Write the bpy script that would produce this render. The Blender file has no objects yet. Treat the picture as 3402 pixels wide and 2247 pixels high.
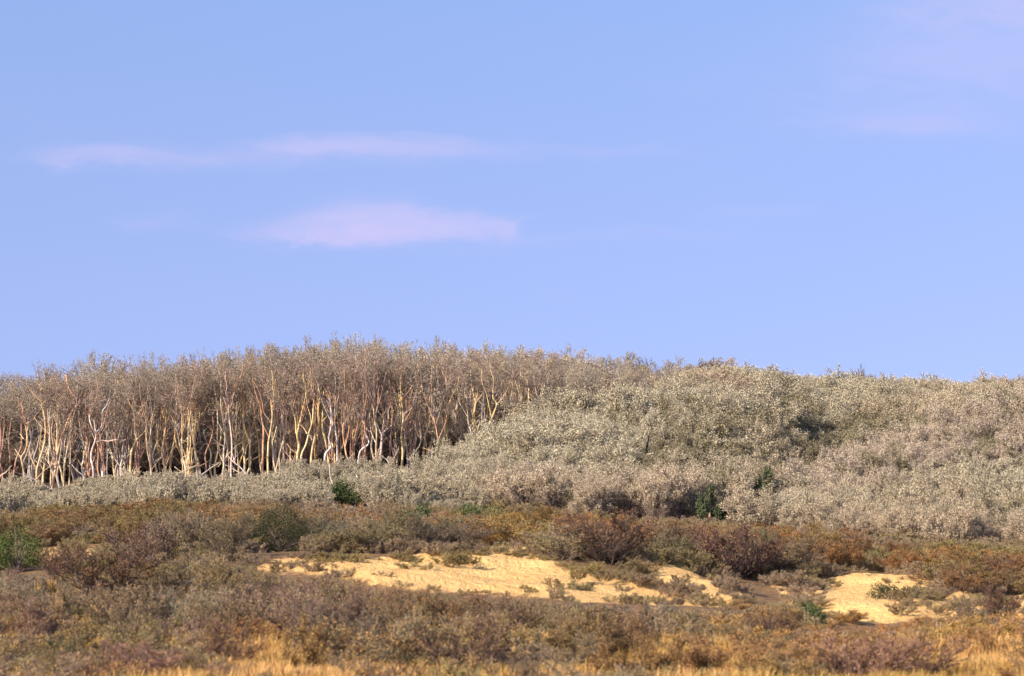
import bpy, math, random
import numpy as np
from mathutils import Vector, Matrix

# ------------------------------------------------------------------ camera, sky, sun, exposure
scene = bpy.context.scene
W, H = 1024, 676
HFOV = math.radians(20.0)
F = (W / 2) / math.tan(HFOV / 2)            # focal length in pixels of the 1024 wide frame
CAMZ = 6.0
HORIZON = 450.0
PITCH = math.atan((HORIZON - H / 2) / F)

cam_data = bpy.data.cameras.new('camera')
cam = bpy.data.objects.new('camera', cam_data)
scene.collection.objects.link(cam)
cam_data.sensor_width = 36.0
cam_data.angle = HFOV
cam_data.clip_start = 0.5
cam_data.clip_end = 9000.0
cam.location = (0, 0, CAMZ)
cam.rotation_euler = (math.pi / 2 + PITCH, 0, 0)
cam_data.dof.use_dof = True
cam_data.dof.focus_distance = 150.0
cam_data.dof.aperture_fstop = 1.5
scene.camera = cam

SUN_EL = math.radians(30.0)
SUN_AZ = math.radians(54.0)                  # to the camera's side, behind it
sun_vec = Vector((-math.sin(SUN_AZ) * math.cos(SUN_EL), -math.cos(SUN_AZ) * math.cos(SUN_EL), math.sin(SUN_EL)))
sd = bpy.data.lights.new('sun', 'SUN')
sd.energy = 5.0
sd.angle = math.radians(0.5)
sd.color = (1.0, 0.90, 0.76)
sun = bpy.data.objects.new('sun', sd)
scene.collection.objects.link(sun)
sun.rotation_euler = (-sun_vec).to_track_quat('-Z', 'Y').to_euler()
sun.location = sun_vec * 100

world = bpy.data.worlds.new('World')
scene.world = world
world.use_nodes = True


class NT:
    """short hand for building node trees"""
    def __init__(self, nt):
        self.nt = nt
    def n(self, typ, **kw):
        node = self.nt.nodes.new(typ)
        for k, v in kw.items():
            setattr(node, k, v)
        return node
    def put(self, sock, v):
        if v is None:
            return
        if isinstance(v, bpy.types.NodeSocket):
            self.nt.links.new(v, sock)
        else:
            sock.default_value = v
    def math(self, op, a, b=None, c=None, clamp=False):
        m = self.n('ShaderNodeMath', operation=op, use_clamp=clamp)
        for s, v in zip(m.inputs, (a, b, c)):
            self.put(s, v)
        return m.outputs[0]
    def mix(self, fac, a, b, blend='MIX'):
        m = self.n('ShaderNodeMix', data_type='RGBA', blend_type=blend)
        self.put(m.inputs[0], fac)
        self.put(m.inputs[6], a)
        self.put(m.inputs[7], b)
        return m.outputs[2]
    def noise(self, vec, scale, detail=3.0, rough=0.55, dist=0.0):
        m = self.n('ShaderNodeTexNoise')
        self.put(m.inputs['Vector'], vec)
        m.inputs['Scale'].default_value = scale
        m.inputs['Detail'].default_value = detail
        m.inputs['Roughness'].default_value = rough
        m.inputs['Distortion'].default_value = dist
        return m.outputs['Fac']
    def mapr(self, v, a, b, c=0.0, d=1.0, smooth=True):
        m = self.n('ShaderNodeMapRange', interpolation_type='SMOOTHSTEP' if smooth else 'LINEAR')
        self.put(m.inputs[0], v)
        for i, q in enumerate((a, b, c, d)):
            m.inputs[i + 1].default_value = q
        return m.outputs[0]


def rgba(c):
    return (c[0], c[1], c[2], 1.0)


wt = world.node_tree
wt.nodes.clear()
w = NT(wt)
tc = w.n('ShaderNodeTexCoord')
sep = w.n('ShaderNodeSeparateXYZ')
wt.links.new(tc.outputs['Generated'], sep.inputs[0])
dx, dy, dz = sep.outputs
# the low sky of this clear day is as blue as the sky higher up: look the colour up a little higher
lift = w.math('ADD', w.math('MULTIPLY', w.math('ABSOLUTE', dz), 0.75), 0.30)
comb = w.n('ShaderNodeCombineXYZ')
wt.links.new(dx, comb.inputs[0]); wt.links.new(dy, comb.inputs[1]); wt.links.new(lift, comb.inputs[2])
nrm = w.n('ShaderNodeVectorMath', operation='NORMALIZE')
wt.links.new(comb.outputs[0], nrm.inputs[0])
sky = w.n('ShaderNodeTexSky', sky_type='NISHITA')
sky.sun_disc = False
sky.sun_elevation = SUN_EL
sky.sun_rotation = math.pi + SUN_AZ
sky.altitude = 0.0
sky.air_density = 1.0
sky.dust_density = 0.6
sky.ozone_density = 2.0
wt.links.new(nrm.outputs[0], sky.inputs[0])
high = w.mapr(dz, 0.03, 0.24)
tint = w.mix(1.0, sky.outputs[0], w.mix(high, (1.82, 1.46, 1.63, 1.0), (1.70, 1.60, 1.80, 1.0)), 'MULTIPLY')
# thin pink clouds: by azimuth and elevation, all round the sky, a few with a place of their own
az = w.math('ARCTAN2', dx, dy)
el = w.math('ARCSINE', dz)
cv = w.n('ShaderNodeCombineXYZ')
wt.links.new(az, cv.inputs[0]); wt.links.new(w.math('MULTIPLY', el, 3.2), cv.inputs[1])
n1 = w.noise(cv.outputs[0], 7.0, 4.0, 0.5, 0.4)
n2 = w.noise(cv.outputs[0], 34.0, 5.0, 0.6, 0.5)
wob = w.math('MULTIPLY_ADD', n2, 0.034, -0.017)


def sky_pos(px, py):
    return math.atan((px - 512) / F), PITCH + math.atan((338 - py) / F)


def cloud(px, py, hw, up, down, gain):
    a0, e0 = sky_pos(px, py)
    u = w.math('DIVIDE', w.math('SUBTRACT', w.math('ADD', az, wob), a0), hw / F)
    e = w.math('SUBTRACT', w.math('ADD', el, w.math('MULTIPLY', wob, 0.35)), e0)
    vu = w.math('DIVIDE', w.math('MAXIMUM', e, 0.0), up / F)
    vd = w.math('DIVIDE', w.math('MINIMUM', e, 0.0), down / F)
    r2 = w.math('ADD', w.math('MULTIPLY', u, u), w.math('ADD', w.math('MULTIPLY', vu, vu), w.math('MULTIPLY', vd, vd)))
    g = w.math('POWER', 2.718, w.math('MULTIPLY', r2, -1.0))
    return w.math('MULTIPLY', g, gain)


total = w.math('MULTIPLY', w.mapr(n1, 0.50, 0.80), 0.25)
for c in [(368, 222, 50, 23, 20, 0.55), (325, 226, 46, 18, 17, 0.50), (415, 221, 46, 19, 20, 0.50), (285, 234, 56, 12, 11, 0.45), (465, 228, 46, 12, 16, 0.5), (502, 227, 20, 11, 12, 0.42), (400, 236, 110, 10, 10, 0.30),
          (90, 158, 62, 14, 13, 0.42), (200, 161, 120, 11, 13, 0.38), (340, 146, 95, 12, 14, 0.40), (370, 135, 50, 8, 12, 0.20), (290, 142, 50, 7, 12, 0.2),
          (440, 150, 80, 12, 13, 0.36), (600, 150, 120, 9, 12, 0.26), (155, 222, 45, 9, 10, 0.26), (640, 234, 120, 9, 12, 0.24), (760, 213, 60, 10, 10, 0.26), (880, 128, 120, 14, 16, 0.16),
          (960, 70, 190, 60, 60, 0.45), (985, 10, 110, 18, 22, 0.35), (920, 130, 80, 14, 16, 0.2)]:
    total = w.math('ADD', total, cloud(*c))
total = w.mapr(total, 0.0, 0.92, 0.0, 0.72)
cl = w.mix(w.math('MULTIPLY', total, w.mapr(n2, 0.25, 0.70, 0.60, 1.0)), tint, (4.7, 4.25, 6.6, 1.0))
bg = w.n('ShaderNodeBackground')
wt.links.new(cl, bg.inputs[0])
bg.inputs[1].default_value = 0.099
wo = w.n('ShaderNodeOutputWorld')
wt.links.new(bg.outputs[0], wo.inputs[0])

scene.view_settings.view_transform = 'Standard'
scene.view_settings.look = 'None'
scene.view_settings.exposure = 0.56
scene.view_settings.gamma = 1.0
scene.view_settings.use_curve_mapping = False
scene.cycles.max_bounces = 5
scene.cycles.diffuse_bounces = 3
scene.cycles.glossy_bounces = 1
scene.cycles.transmission_bounces = 2
scene.cycles.transparent_max_bounces = 4

random.seed(4)
rng = np.random.default_rng(11)


# ------------------------------------------------------------------ from the photograph to the place
def ray(px, py):
    u, v = (px - 512) / F, (338 - py) / F
    den = math.cos(PITCH) - v * math.sin(PITCH)
    return u / den, (math.sin(PITCH) + v * math.cos(PITCH)) / den    # x and z per metre of depth


def at(px, py, Y):
    a, b = ray(px, py)
    return Vector((a * Y, Y, CAMZ + b * Y))


def row_z(row, Y):
    return CAMZ + ray(512, row)[1] * Y


def z_row(z, Y):
    t = math.atan((z - CAMZ) / Y)
    return 338 - F * math.tan(t - PITCH)


def col(x, Y):
    return 512 + x / Y * F


# ground rows of the frame at a few depths, one line per column of the frame
YS = [40, 60, 70, 80, 92, 105, 125, 138, 145, 152, 165, 180, 200, 260, 400]
COLS = {
    -150: [790, 684, 645, 612, 584, 560, 526, 512, 503, 494, 480, 464, 440, 445, 447],
    0:    [790, 684, 645, 612, 584, 560, 526, 508, 499, 490, 476, 461, 438, 444, 447],
    130:  [790, 684, 645, 610, 580, 556, 522, 503, 493, 483, 470, 456, 434, 442, 447],
    270:  [790, 684, 645, 608, 558, 547, 515, 499, 488, 478, 466, 450, 430, 440, 447],
    400:  [790, 684, 645, 608, 554, 546, 515, 497, 484, 473, 460, 446, 428, 438, 447],
    480:  [790, 684, 645, 606, 551, 547, 517, 496, 480, 466, 449, 436, 424, 434, 447],
    560:  [790, 684, 645, 606, 556, 550, 522, 494, 472, 452, 428, 416, 410, 420, 447],
    640:  [790, 684, 648, 610, 566, 555, 529, 494, 469, 445, 414, 402, 402, 412, 447],
    720:  [790, 686, 652, 618, 578, 560, 533, 497, 474, 450, 412, 400, 402, 412, 447],
    800:  [790, 688, 655, 626, 592, 568, 537, 514, 512, 500, 446, 412, 407, 416, 447],
    880:  [790, 688, 655, 626, 588, 566, 536, 470, 506, 518, 458, 418, 409, 416, 447],
    960:  [790, 688, 655, 626, 590, 566, 534, 434, 480, 508, 454, 418, 411, 418, 447],
    1024: [790, 688, 655, 626, 594, 566, 532, 418, 462, 494, 448, 418, 414, 420, 447],
    1180: [790, 688, 655, 626, 594, 566, 530, 424, 450, 466, 438, 420, 418, 420, 447],
}
LY = np.arange(40, 401, 1.0)
LX = np.arange(-150, 1181, 7.0)
cols = sorted(COLS)
tabz = np.array([[row_z(r, y) for r, y in zip(COLS[c], YS)] for c in cols])
fine = np.array([np.interp(LY, YS, tabz[i]) for i in range(len(cols))])
fine = np.array([np.interp(LX, cols, fine[:, j]) for j in range(len(LY))])      # [Y, X]


def blur(a, s, axis):
    k = np.exp(-0.5 * (np.arange(-3 * s, 3 * s + 1) / s) ** 2)
    k /= k.sum()
    pad = [(0, 0), (0, 0)]
    pad[axis] = (3 * s, 3 * s)
    b = np.pad(a, pad, mode='edge')
    return np.apply_along_axis(lambda v: np.convolve(v, k, 'valid'), axis, b)


fine = blur(blur(fine, 2, 0), 4, 1)


def smooth_noise(x, y, s, seed):
    """value noise on arrays"""
    x, y = np.asarray(x, float) / s, np.asarray(y, float) / s
    xi, yi = np.floor(x).astype(np.int64), np.floor(y).astype(np.int64)
    fx, fy = x - xi, y - yi
    fx, fy = fx * fx * (3 - 2 * fx), fy * fy * (3 - 2 * fy)
    def h(a, b):
        v = (a * 374761393 + b * 668265263 + seed * 1442695) & 0x7fffffff
        v = ((v ^ (v >> 13)) * 1274126177) & 0x7fffffff
        return ((v ^ (v >> 16)) & 0xffff) / 65535.0 - 0.5
    return (h(xi, yi) * (1 - fx) + h(xi + 1, yi) * fx) * (1 - fy) + (h(xi, yi + 1) * (1 - fx) + h(xi + 1, yi + 1) * fx) * fy


def ground_z(x, y):
    x, y = np.atleast_1d(np.asarray(x, float)), np.atleast_1d(np.asarray(y, float))
    yc = np.clip(y, 40, 399.9)
    p = np.clip(512 + x / yc * F, -150, 1179.9)
    i, j = (yc - 40), (p + 150) / 7.0
    i0, j0 = np.minimum(i.astype(int), len(LY) - 2), np.minimum(j.astype(int), len(LX) - 2)
    fi, fj = i - i0, j - j0
    z = (fine[i0, j0] * (1 - fj) + fine[i0, j0 + 1] * fj) * (1 - fi) + (fine[i0 + 1, j0] * (1 - fj) + fine[i0 + 1, j0 + 1] * fj) * fi
    near = np.clip((110 - y) / 20, 0.25, 1)
    z = z + smooth_noise(x, y, 6.0, 1) * 0.7 * np.clip((116 - y) / 30, 0.3, 1) * np.clip((y - 60) / 20, 0.4, 1) + smooth_noise(x, y, 1.7, 2) * 0.12 * near + smooth_noise(x, y, 0.7, 3) * 0.05 * near
    hill = np.clip((y - 127) / 10, 0, 1) * np.clip((col(x, yc) - 420) / 120, 0, 1) * np.clip((176 - y) / 12, 0, 1)
    z = z + hill * (smooth_noise(x, y, 10.0, 5) * 1.8)
    return z


def gz(x, y):
    return float(ground_z(x, y)[0])


def on_ground(px, py, y0=58.0, y1=200.0):
    """the first ground point along the line of sight through a pixel"""
    ys = np.arange(y0, y1, 0.1)
    a, b = ray(px, py)
    d = CAMZ + b * ys - ground_z(a * ys, ys)
    k = np.argmax(d <= 0) if (d <= 0).any() else len(ys) - 1
    return a * ys[k], ys[k]


# what must stay in view: (column, half width, depth, metres kept free in front of it)
KEEP_FREE = [(281, 29, 97.5, 7.0), (18, 34, 98.0, 9.0), (898, 30, 84.8, 5.5), (806, 18, 79.0, 4.5), (850, 10, 79.8, 3.0), (351, 30, 133.0, 9.0), (478, 26, 122.0, 6.0), (417, 16, 118.0, 6.0),
             (108, 22, 82.0, 3.0), (310, 8, 66.0, 2.5), (768, 8, 69.0, 2.5), (332, 3, 133.0, 6.0), (371, 3, 133.0, 5.0), (612, 20, 91.5, 2.0), (735, 24, 95.0, 2.5), (560, 20, 92.5, 1.5), (998, 16, 80.5, 3.0)]


def kept_free(px, Y, margin=0.0):
    px, Y = np.atleast_1d(np.asarray(px, float)), np.atleast_1d(np.asarray(Y, float))
    f = np.zeros(px.shape, bool)
    for c, hw, y, front in KEEP_FREE:
        f |= (np.abs(px - c) < hw + margin) & (Y < y + 0.8) & (Y > y - front)
    return f


def row_z_all(row, Y):
    v = (338 - np.asarray(row, float)) / F
    return CAMZ + (math.sin(PITCH) + v * math.cos(PITCH)) / (math.cos(PITCH) - v * math.sin(PITCH)) * Y


# bare sand: outlines on the ground
SAND = [
    [(262, 566), (272, 559), (300, 557), (335, 560), (372, 560), (400, 560), (430, 555), (460, 553), (500, 550), (522, 551), (540, 560), (562, 568), (590, 573),
     (625, 574), (655, 571), (685, 571), (700, 580), (725, 586), (738, 600), (700, 606), (650, 604), (610, 602), (580, 600), (540, 596), (480, 592), (430, 590), (385, 584), (340, 578), (300, 574)],
    [(798, 596), (812, 588), (838, 578), (872, 572), (890, 574), (920, 582), (935, 585), (930, 600), (905, 610), (880, 616), (850, 622), (822, 618), (806, 606)],
    [(42, 556), (46, 547), (60, 546), (62, 554), (52, 560)],
    [(78, 553), (84, 542), (98, 541), (102, 550), (92, 557)],
    [(930, 612), (975, 606), (1060, 604), (1060, 612), (985, 616)],
]
sand_xy = [np.array([on_ground(px, py, 66, 110) for px, py in poly]) for poly in SAND]


for P_, c_ in ((sand_xy[2], 52), (sand_xy[3], 90)):
    KEEP_FREE.append((c_, 10, float(P_[:, 1].max()), float(P_[:, 1].max()) - 70))


def poly_dist(x, y, P):
    """signed distance to a polygon, positive inside"""
    x, y = np.asarray(x, float), np.asarray(y, float)
    inside = np.zeros(x.shape, bool)
    dist = np.full(x.shape, 1e9)
    for (x0, y0), (x1, y1) in zip(P, np.roll(P, -1, axis=0)):
        c = ((y0 > y) != (y1 > y)) & (x < (x1 - x0) * (y - y0) / (y1 - y0 + 1e-12) + x0)
        inside ^= c
        ex, ey = x1 - x0, y1 - y0
        t = np.clip(((x - x0) * ex + (y - y0) * ey) / (ex * ex + ey * ey + 1e-9), 0, 1)
        dist = np.minimum(dist, np.hypot(x - x0 - t * ex, y - y0 - t * ey))
    return np.where(inside, dist, -dist)


def sand_at(x, y):
    x, y = np.atleast_1d(np.asarray(x, float)), np.atleast_1d(np.asarray(y, float))
    return np.max([poly_dist(x, y, P) for P in sand_xy], axis=0)


# ------------------------------------------------------------------ object helpers
COL = scene.collection


def mesh_from(name, V, Fc, mats=(), midx=None):
    me = bpy.data.meshes.new(name)
    V = np.asarray(V, np.float32)
    tri = isinstance(Fc, np.ndarray)
    me.vertices.add(len(V)); me.vertices.foreach_set('co', V.ravel())
    n, k = Fc.shape
    me.loops.add(n * k); me.loops.foreach_set('vertex_index', Fc.astype(np.int32).ravel())
    me.polygons.add(n)
    me.polygons.foreach_set('loop_start', np.arange(0, n * k, k, dtype=np.int32))
    me.polygons.foreach_set('loop_total', np.full(n, k, np.int32))
    for m in mats:
        me.materials.append(m)
    if midx is not None:
        me.polygons.foreach_set('material_index', np.asarray(midx, np.int32))
    me.update(calc_edges=True)
    return me


def link(name, data, parent=None, loc=(0, 0, 0)):
    o = bpy.data.objects.new(name, data)
    COL.objects.link(o)
    o.location = loc
    if parent is not None:
        o.parent = parent
    return o


def tag(o, label=None, cat=None, group=None, kind=None):
    for k, v in (('label', label), ('category', cat), ('group', group), ('kind', kind)):
        if v:
            o[k] = v
    return o


def tubes(segs, sides):
    """segs: list of (p, q, ra, rb): open prisms as quads"""
    S = np.array([(*s[0], *s[1], s[2], s[3]) for s in segs], float)
    p, q, ra, rb = S[:, 0:3], S[:, 3:6], S[:, 6], S[:, 7]
    d = q - p
    d /= np.linalg.norm(d, axis=1, keepdims=True) + 1e-9
    ref = np.where(np.abs(d[:, 2:3]) > 0.9, np.array([[1.0, 0, 0]]), np.array([[0, 0, 1.0]]))
    u = np.cross(d, ref); u /= np.linalg.norm(u, axis=1, keepdims=True) + 1e-9
    v = np.cross(d, u)
    ang = np.arange(sides) * 2 * math.pi / sides
    ring = np.cos(ang)[None, :, None] * u[:, None, :] + np.sin(ang)[None, :, None] * v[:, None, :]
    A = p[:, None, :] + ring * ra[:, None, None]
    B = q[:, None, :] + ring * rb[:, None, None]
    V = np.concatenate([A, B], axis=1).reshape(-1, 3)
    base = np.arange(len(S))[:, None] * 2 * sides
    i = np.arange(sides)[None, :]
    j = (i + 1) % sides
    Fq = np.stack([base + i, base + j, base + sides + j, base + sides + i], axis=2).reshape(-1, 4)
    return V, Fq


def chain_tube(pts, rad, sides=7):
    """one continuous tapered tube along a polyline, closed at the top"""
    pts = [Vector(p) for p in pts]
    V, Fq = [], []
    u = None
    for i, p in enumerate(pts):
        a = pts[max(i - 1, 0)]; b = pts[min(i + 1, len(pts) - 1)]
        d = (b - a).normalized()
        if u is None:
            u = d.cross(Vector((0, 1, 0.01))).normalized()
        u = (u - d * u.dot(d)).normalized()
        v = d.cross(u)
        for k in range(sides):
            t = 2 * math.pi * k / sides
            rr = rad[i] * (1 + 0.10 * math.sin(3 * t + i * 1.7))
            V.append(p + (u * math.cos(t) + v * math.sin(t)) * rr)
    for i in range(len(pts) - 1):
        for k in range(sides):
            a, b = i * sides + k, i * sides + (k + 1) % sides
            Fq.append((a, b, b + sides, a + sides))
    last = (len(pts) - 1) * sides
    V.append(pts[-1] + (pts[-1] - pts[-2]).normalized() * rad[-1] * 0.5)
    c = len(V) - 1
    for k in range(0, sides):
        Fq.append((last + k, last + (k + 1) % sides, c, c))
    # the last quads are degenerate: as triangles
    return np.array([tuple(v) for v in V]), Fq


def poly_mesh(name, parts, mats):
    """parts: (V, faces list); any face length"""
    V, Fs = [], []
    for v, f in parts:
        o = len(V)
        V += [tuple(x) for x in v]
        Fs += [tuple(dict.fromkeys(i + o for i in face)) for face in f]
    me = bpy.data.meshes.new(name)
    me.from_pydata(V, [], Fs)
    for m in mats:
        me.materials.append(m)
    for p in me.polygons:
        p.use_smooth = True
    return me


def spline(pts, sub=4):
    """Catmull-Rom through points"""
    P = [Vector(p) for p in pts]
    if len(P) < 3:
        return P
    out = []
    for i in range(len(P) - 1):
        a, b, c, d = P[max(i - 1, 0)], P[i], P[i + 1], P[min(i + 2, len(P) - 1)]
        for k in range(sub):
            t = k / sub
            out.append(0.5 * ((2 * b) + (c - a) * t + (2 * a - 5 * b + 4 * c - d) * t * t + (3 * b - a - 3 * c + d) * t ** 3))
    out.append(P[-1])
    return out


def leaf_quads(P, size, aspect=0.55, upright=0.0, seed=0):
    r = np.random.default_rng(seed)
    n = len(P)
    a = r.normal(size=(n, 3)); a[:, 2] += upright
    a /= np.linalg.norm(a, axis=1, keepdims=True) + 1e-9
    b = np.cross(a, r.normal(size=(n, 3))); b /= np.linalg.norm(b, axis=1, keepdims=True) + 1e-9
    s = (size * r.uniform(0.6, 1.3, n))[:, None]
    t = s * aspect
    # pointed oval of four corners
    V = np.stack([P, P + a * s * 0.5 + b * t * 0.5, P + a * s, P + a * s * 0.5 - b * t * 0.5], axis=1).reshape(-1, 3)
    return V, np.arange(4 * n).reshape(-1, 4)


# ------------------------------------------------------------------ materials
def new_mat(name):
    m = bpy.data.materials.new(name)
    m.use_nodes = True
    t = NT(m.node_tree)
    b = m.node_tree.nodes['Principled BSDF']
    b.inputs['Roughness'].default_value = 0.85
    b.inputs['Specular IOR Level'].default_value = 0.15
    return m, t, b


def plant_mat(name, colours, vary=0.35, patch=None, patch_scale=0.16, translucent=0.0, patch_lo=0.42, patch_hi=0.62):
    """colours picked per piece (leaf, twig), times the plant's own tint, some plants lighter or darker; patch: a second hue in drifts over the land"""
    m, t, b = new_mat(name)
    geo = t.n('ShaderNodeNewGeometry')
    ramp = t.n('ShaderNodeValToRGB')
    ramp.color_ramp.interpolation = 'LINEAR'
    els = ramp.color_ramp.elements
    while len(els) < len(colours):
        els.new(0.5)
    for i, c in enumerate(colours):
        els[i].position = i / max(len(colours) - 1, 1)
        els[i].color = rgba(c)
    t.put(ramp.inputs[0], geo.outputs['Random Per Island'])
    c = ramp.outputs[0]
    if patch:
        f = t.mapr(t.noise(geo.outputs['Position'], patch_scale, 3.0), patch_lo, patch_hi)
        c = t.mix(f, c, t.mix(1.0, c, rgba(patch), 'MULTIPLY'))
    oi = t.n('ShaderNodeObjectInfo')
    c = t.mix(1.0, c, oi.outputs['Color'], 'MULTIPLY')
    at_ = t.n('ShaderNodeAttribute', attribute_type='INSTANCER', attribute_name='tint')
    v = t.mapr(oi.outputs['Random'], 0, 1, 1 - vary, 1 + vary, smooth=False)
    hsv = t.n('ShaderNodeHueSaturation')
    t.put(hsv.inputs['Value'], v)
    t.put(hsv.inputs['Color'], c)
    t.put(b.inputs['Base Color'], hsv.outputs[0])
    if translucent > 0:
        tr = t.n('ShaderNodeBsdfTranslucent')
        t.put(tr.inputs[0], hsv.outputs[0])
        mx = t.n('ShaderNodeMixShader')
        mx.inputs[0].default_value = translucent
        m.node_tree.links.new(b.outputs[0], mx.inputs[1])
        m.node_tree.links.new(tr.outputs[0], mx.inputs[2])
        m.node_tree.links.new(mx.outputs[0], m.node_tree.nodes['Material Output'].inputs[0])
    return m


def bark_mat(name):
    m, t, b = new_mat(name)
    tcn = t.n('ShaderNodeTexCoord')
    oi = t.n('ShaderNodeObjectInfo')
    mp = t.n('ShaderNodeMapping'); mp.inputs['Scale'].default_value = (6, 6, 1.4)
    t.put(mp.inputs[0], tcn.outputs['Object'])
    n = t.noise(mp.outputs[0], 2.2, 5.0, 0.65)
    n2 = t.noise(tcn.outputs['Object'], 0.9, 2.0)
    c = t.mix(t.mapr(n, 0.44, 0.66), (1.0, 1.0, 1.0, 1), (0.44, 0.36, 0.30, 1))
    c = t.mix(t.mapr(n2, 0.45, 0.65, 0.0, 0.5), c, (1.0, 0.72, 0.50, 1), 'MULTIPLY')
    c = t.mix(1.0, c, oi.outputs['Color'], 'MULTIPLY')
    t.put(b.inputs['Base Color'], c)
    bp = t.n('ShaderNodeBump'); bp.inputs['Strength'].default_value = 0.5; bp.inputs['Distance'].default_value = 0.02
    t.put(bp.inputs['Height'], n)
    t.put(b.inputs['Normal'], bp.outputs[0])
    return m


M_BARK = bark_mat('bark')
M_CROWN_TWIG = plant_mat('crown_twigs', [(0.17, 0.13, 0.10), (0.31, 0.235, 0.18), (0.40, 0.31, 0.24), (0.24, 0.19, 0.15)], 0.15)
M_CROWN_BUD = plant_mat('crown_buds', [(0.29, 0.235, 0.155), (0.50, 0.43, 0.28), (0.66, 0.59, 0.40), (0.44, 0.34, 0.23)], 0.12)
M_BRUSH_TWIG = plant_mat('brush_twigs', [(0.14, 0.105, 0.075), (0.27, 0.20, 0.14), (0.40, 0.31, 0.22), (0.19, 0.145, 0.105)], 0.2)
M_THICK_TWIG = plant_mat('thicket_twigs', [(0.17, 0.125, 0.09), (0.29, 0.215, 0.15), (0.24, 0.18, 0.125)], 0.12, (1.03, 0.94, 0.92), 0.05)
M_THICK_BUD = plant_mat('thicket_buds', [(0.38, 0.315, 0.20), (0.58, 0.505, 0.325), (0.70, 0.625, 0.42), (0.54, 0.45, 0.295)], 0.10, (1.03, 0.93, 0.91), 0.05)
M_SHADED_OLIVE_TWIG = plant_mat('shaded_olive_twigs', [(0.11, 0.08, 0.055), (0.20, 0.15, 0.10), (0.16, 0.12, 0.08)], 0.15)  # olive hue, darkened: the shade of the hollow is put into the colour
M_SHADED_OLIVE_BUD = plant_mat('shaded_olive_buds', [(0.20, 0.16, 0.085), (0.34, 0.285, 0.16), (0.50, 0.43, 0.25), (0.30, 0.235, 0.135)], 0.15)
M_ROSE_TWIG = plant_mat('rosy_thicket_twigs', [(0.22, 0.16, 0.115), (0.38, 0.28, 0.205), (0.31, 0.23, 0.17)], 0.12)
M_ROSE_BUD = plant_mat('rosy_thicket_buds', [(0.39, 0.29, 0.205), (0.57, 0.455, 0.325), (0.69, 0.58, 0.42), (0.53, 0.405, 0.29)], 0.12)
M_PALE_TWIG = plant_mat('pale_twigs', [(0.24, 0.185, 0.13), (0.39, 0.31, 0.22), (0.47, 0.385, 0.28)], 0.12)
M_PALE_BUD = plant_mat('pale_buds', [(0.37, 0.31, 0.185), (0.57, 0.50, 0.31), (0.70, 0.63, 0.41)], 0.16, (1.0, 0.90, 0.84), 0.12)
M_HEATH_TWIG = plant_mat('heath_twigs', [(0.13, 0.095, 0.072), (0.25, 0.185, 0.14), (0.34, 0.26, 0.195)], 0.22)
M_HEATH_LEAF = plant_mat('heath_leaves', [(0.20, 0.14, 0.075), (0.32, 0.225, 0.12), (0.42, 0.305, 0.17)], 0.22)
M_GREEN = plant_mat('green_leaves', [(0.055, 0.07, 0.025), (0.095, 0.12, 0.04), (0.14, 0.165, 0.06)], 0.1)
M_LEAFGREEN = plant_mat('bright_leaves', [(0.06, 0.078, 0.02), (0.10, 0.13, 0.034), (0.15, 0.18, 0.052)], 0.1)
M_OLIVEBUSH = plant_mat('olive_bush_leaves', [(0.035, 0.038, 0.018), (0.06, 0.062, 0.028), (0.10, 0.098, 0.046)], 0.1)
M_DARKGREEN = plant_mat('dark_green_leaves', [(0.05, 0.052, 0.024), (0.08, 0.083, 0.036), (0.12, 0.115, 0.055)], 0.1)
M_PINE = plant_mat('pine_needles', [(0.055, 0.075, 0.032), (0.095, 0.12, 0.05), (0.14, 0.165, 0.07)], 0.1)
M_GRASS = plant_mat('dry_grass', [(0.46, 0.24, 0.08), (0.66, 0.36, 0.12), (0.78, 0.47, 0.18), (0.44, 0.27, 0.10)], 0.2, (0.85, 0.92, 0.75), 0.10)


def ground_mat():
    m, t, b = new_mat('dune_ground')
    geo = t.n('ShaderNodeNewGeometry')
    pos = geo.outputs['Position']
    a_s = t.n('ShaderNodeAttribute', attribute_name='sand')
    a_w = t.n('ShaderNodeAttribute', attribute_name='wood')
    nbig = t.noise(pos, 0.55, 4.0, 0.6)
    nfine = t.noise(pos, 3.2, 5.0, 0.65)
    ngr = t.noise(pos, 11.0, 4.0, 0.7)
    edge = t.math('ADD', a_s.outputs['Fac'], t.math('MULTIPLY_ADD', nfine, 1.6, -0.8))
    sandf = t.mapr(edge, -0.25, 0.35)
    sand = t.mix(t.mapr(nbig, 0.35, 0.7), (0.94, 0.57, 0.21, 1), (0.86, 0.49, 0.17, 1))
    sand = t.mix(t.mapr(ngr, 0.58, 0.72, 0.0, 0.55), sand, (0.40, 0.25, 0.13, 1))
    litter = t.mix(t.mapr(nfine, 0.35, 0.65), (0.36, 0.20, 0.085, 1), (0.20, 0.12, 0.065, 1))
    litter = t.mix(t.mapr(nbig, 0.5, 0.7, 0, 0.6), litter, (0.14, 0.12, 0.05, 1))
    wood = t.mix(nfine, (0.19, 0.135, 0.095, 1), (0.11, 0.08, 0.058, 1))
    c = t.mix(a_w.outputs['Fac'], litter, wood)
    c = t.mix(sandf, c, sand)
    t.put(b.inputs['Base Color'], c)
    bp = t.n('ShaderNodeBump'); bp.inputs['Strength'].default_value = 1.0; bp.inputs['Distance'].default_value = 0.22
    t.put(bp.inputs['Height'], t.math('ADD', nfine, t.math('MULTIPLY', ngr, 0.35)))
    t.put(b.inputs['Normal'], bp.outputs[0])
    return m


# ------------------------------------------------------------------ the ground
def axis(dense, coarse):
    return np.array(sorted(set(np.round(np.concatenate([dense, coarse]), 3))))


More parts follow.
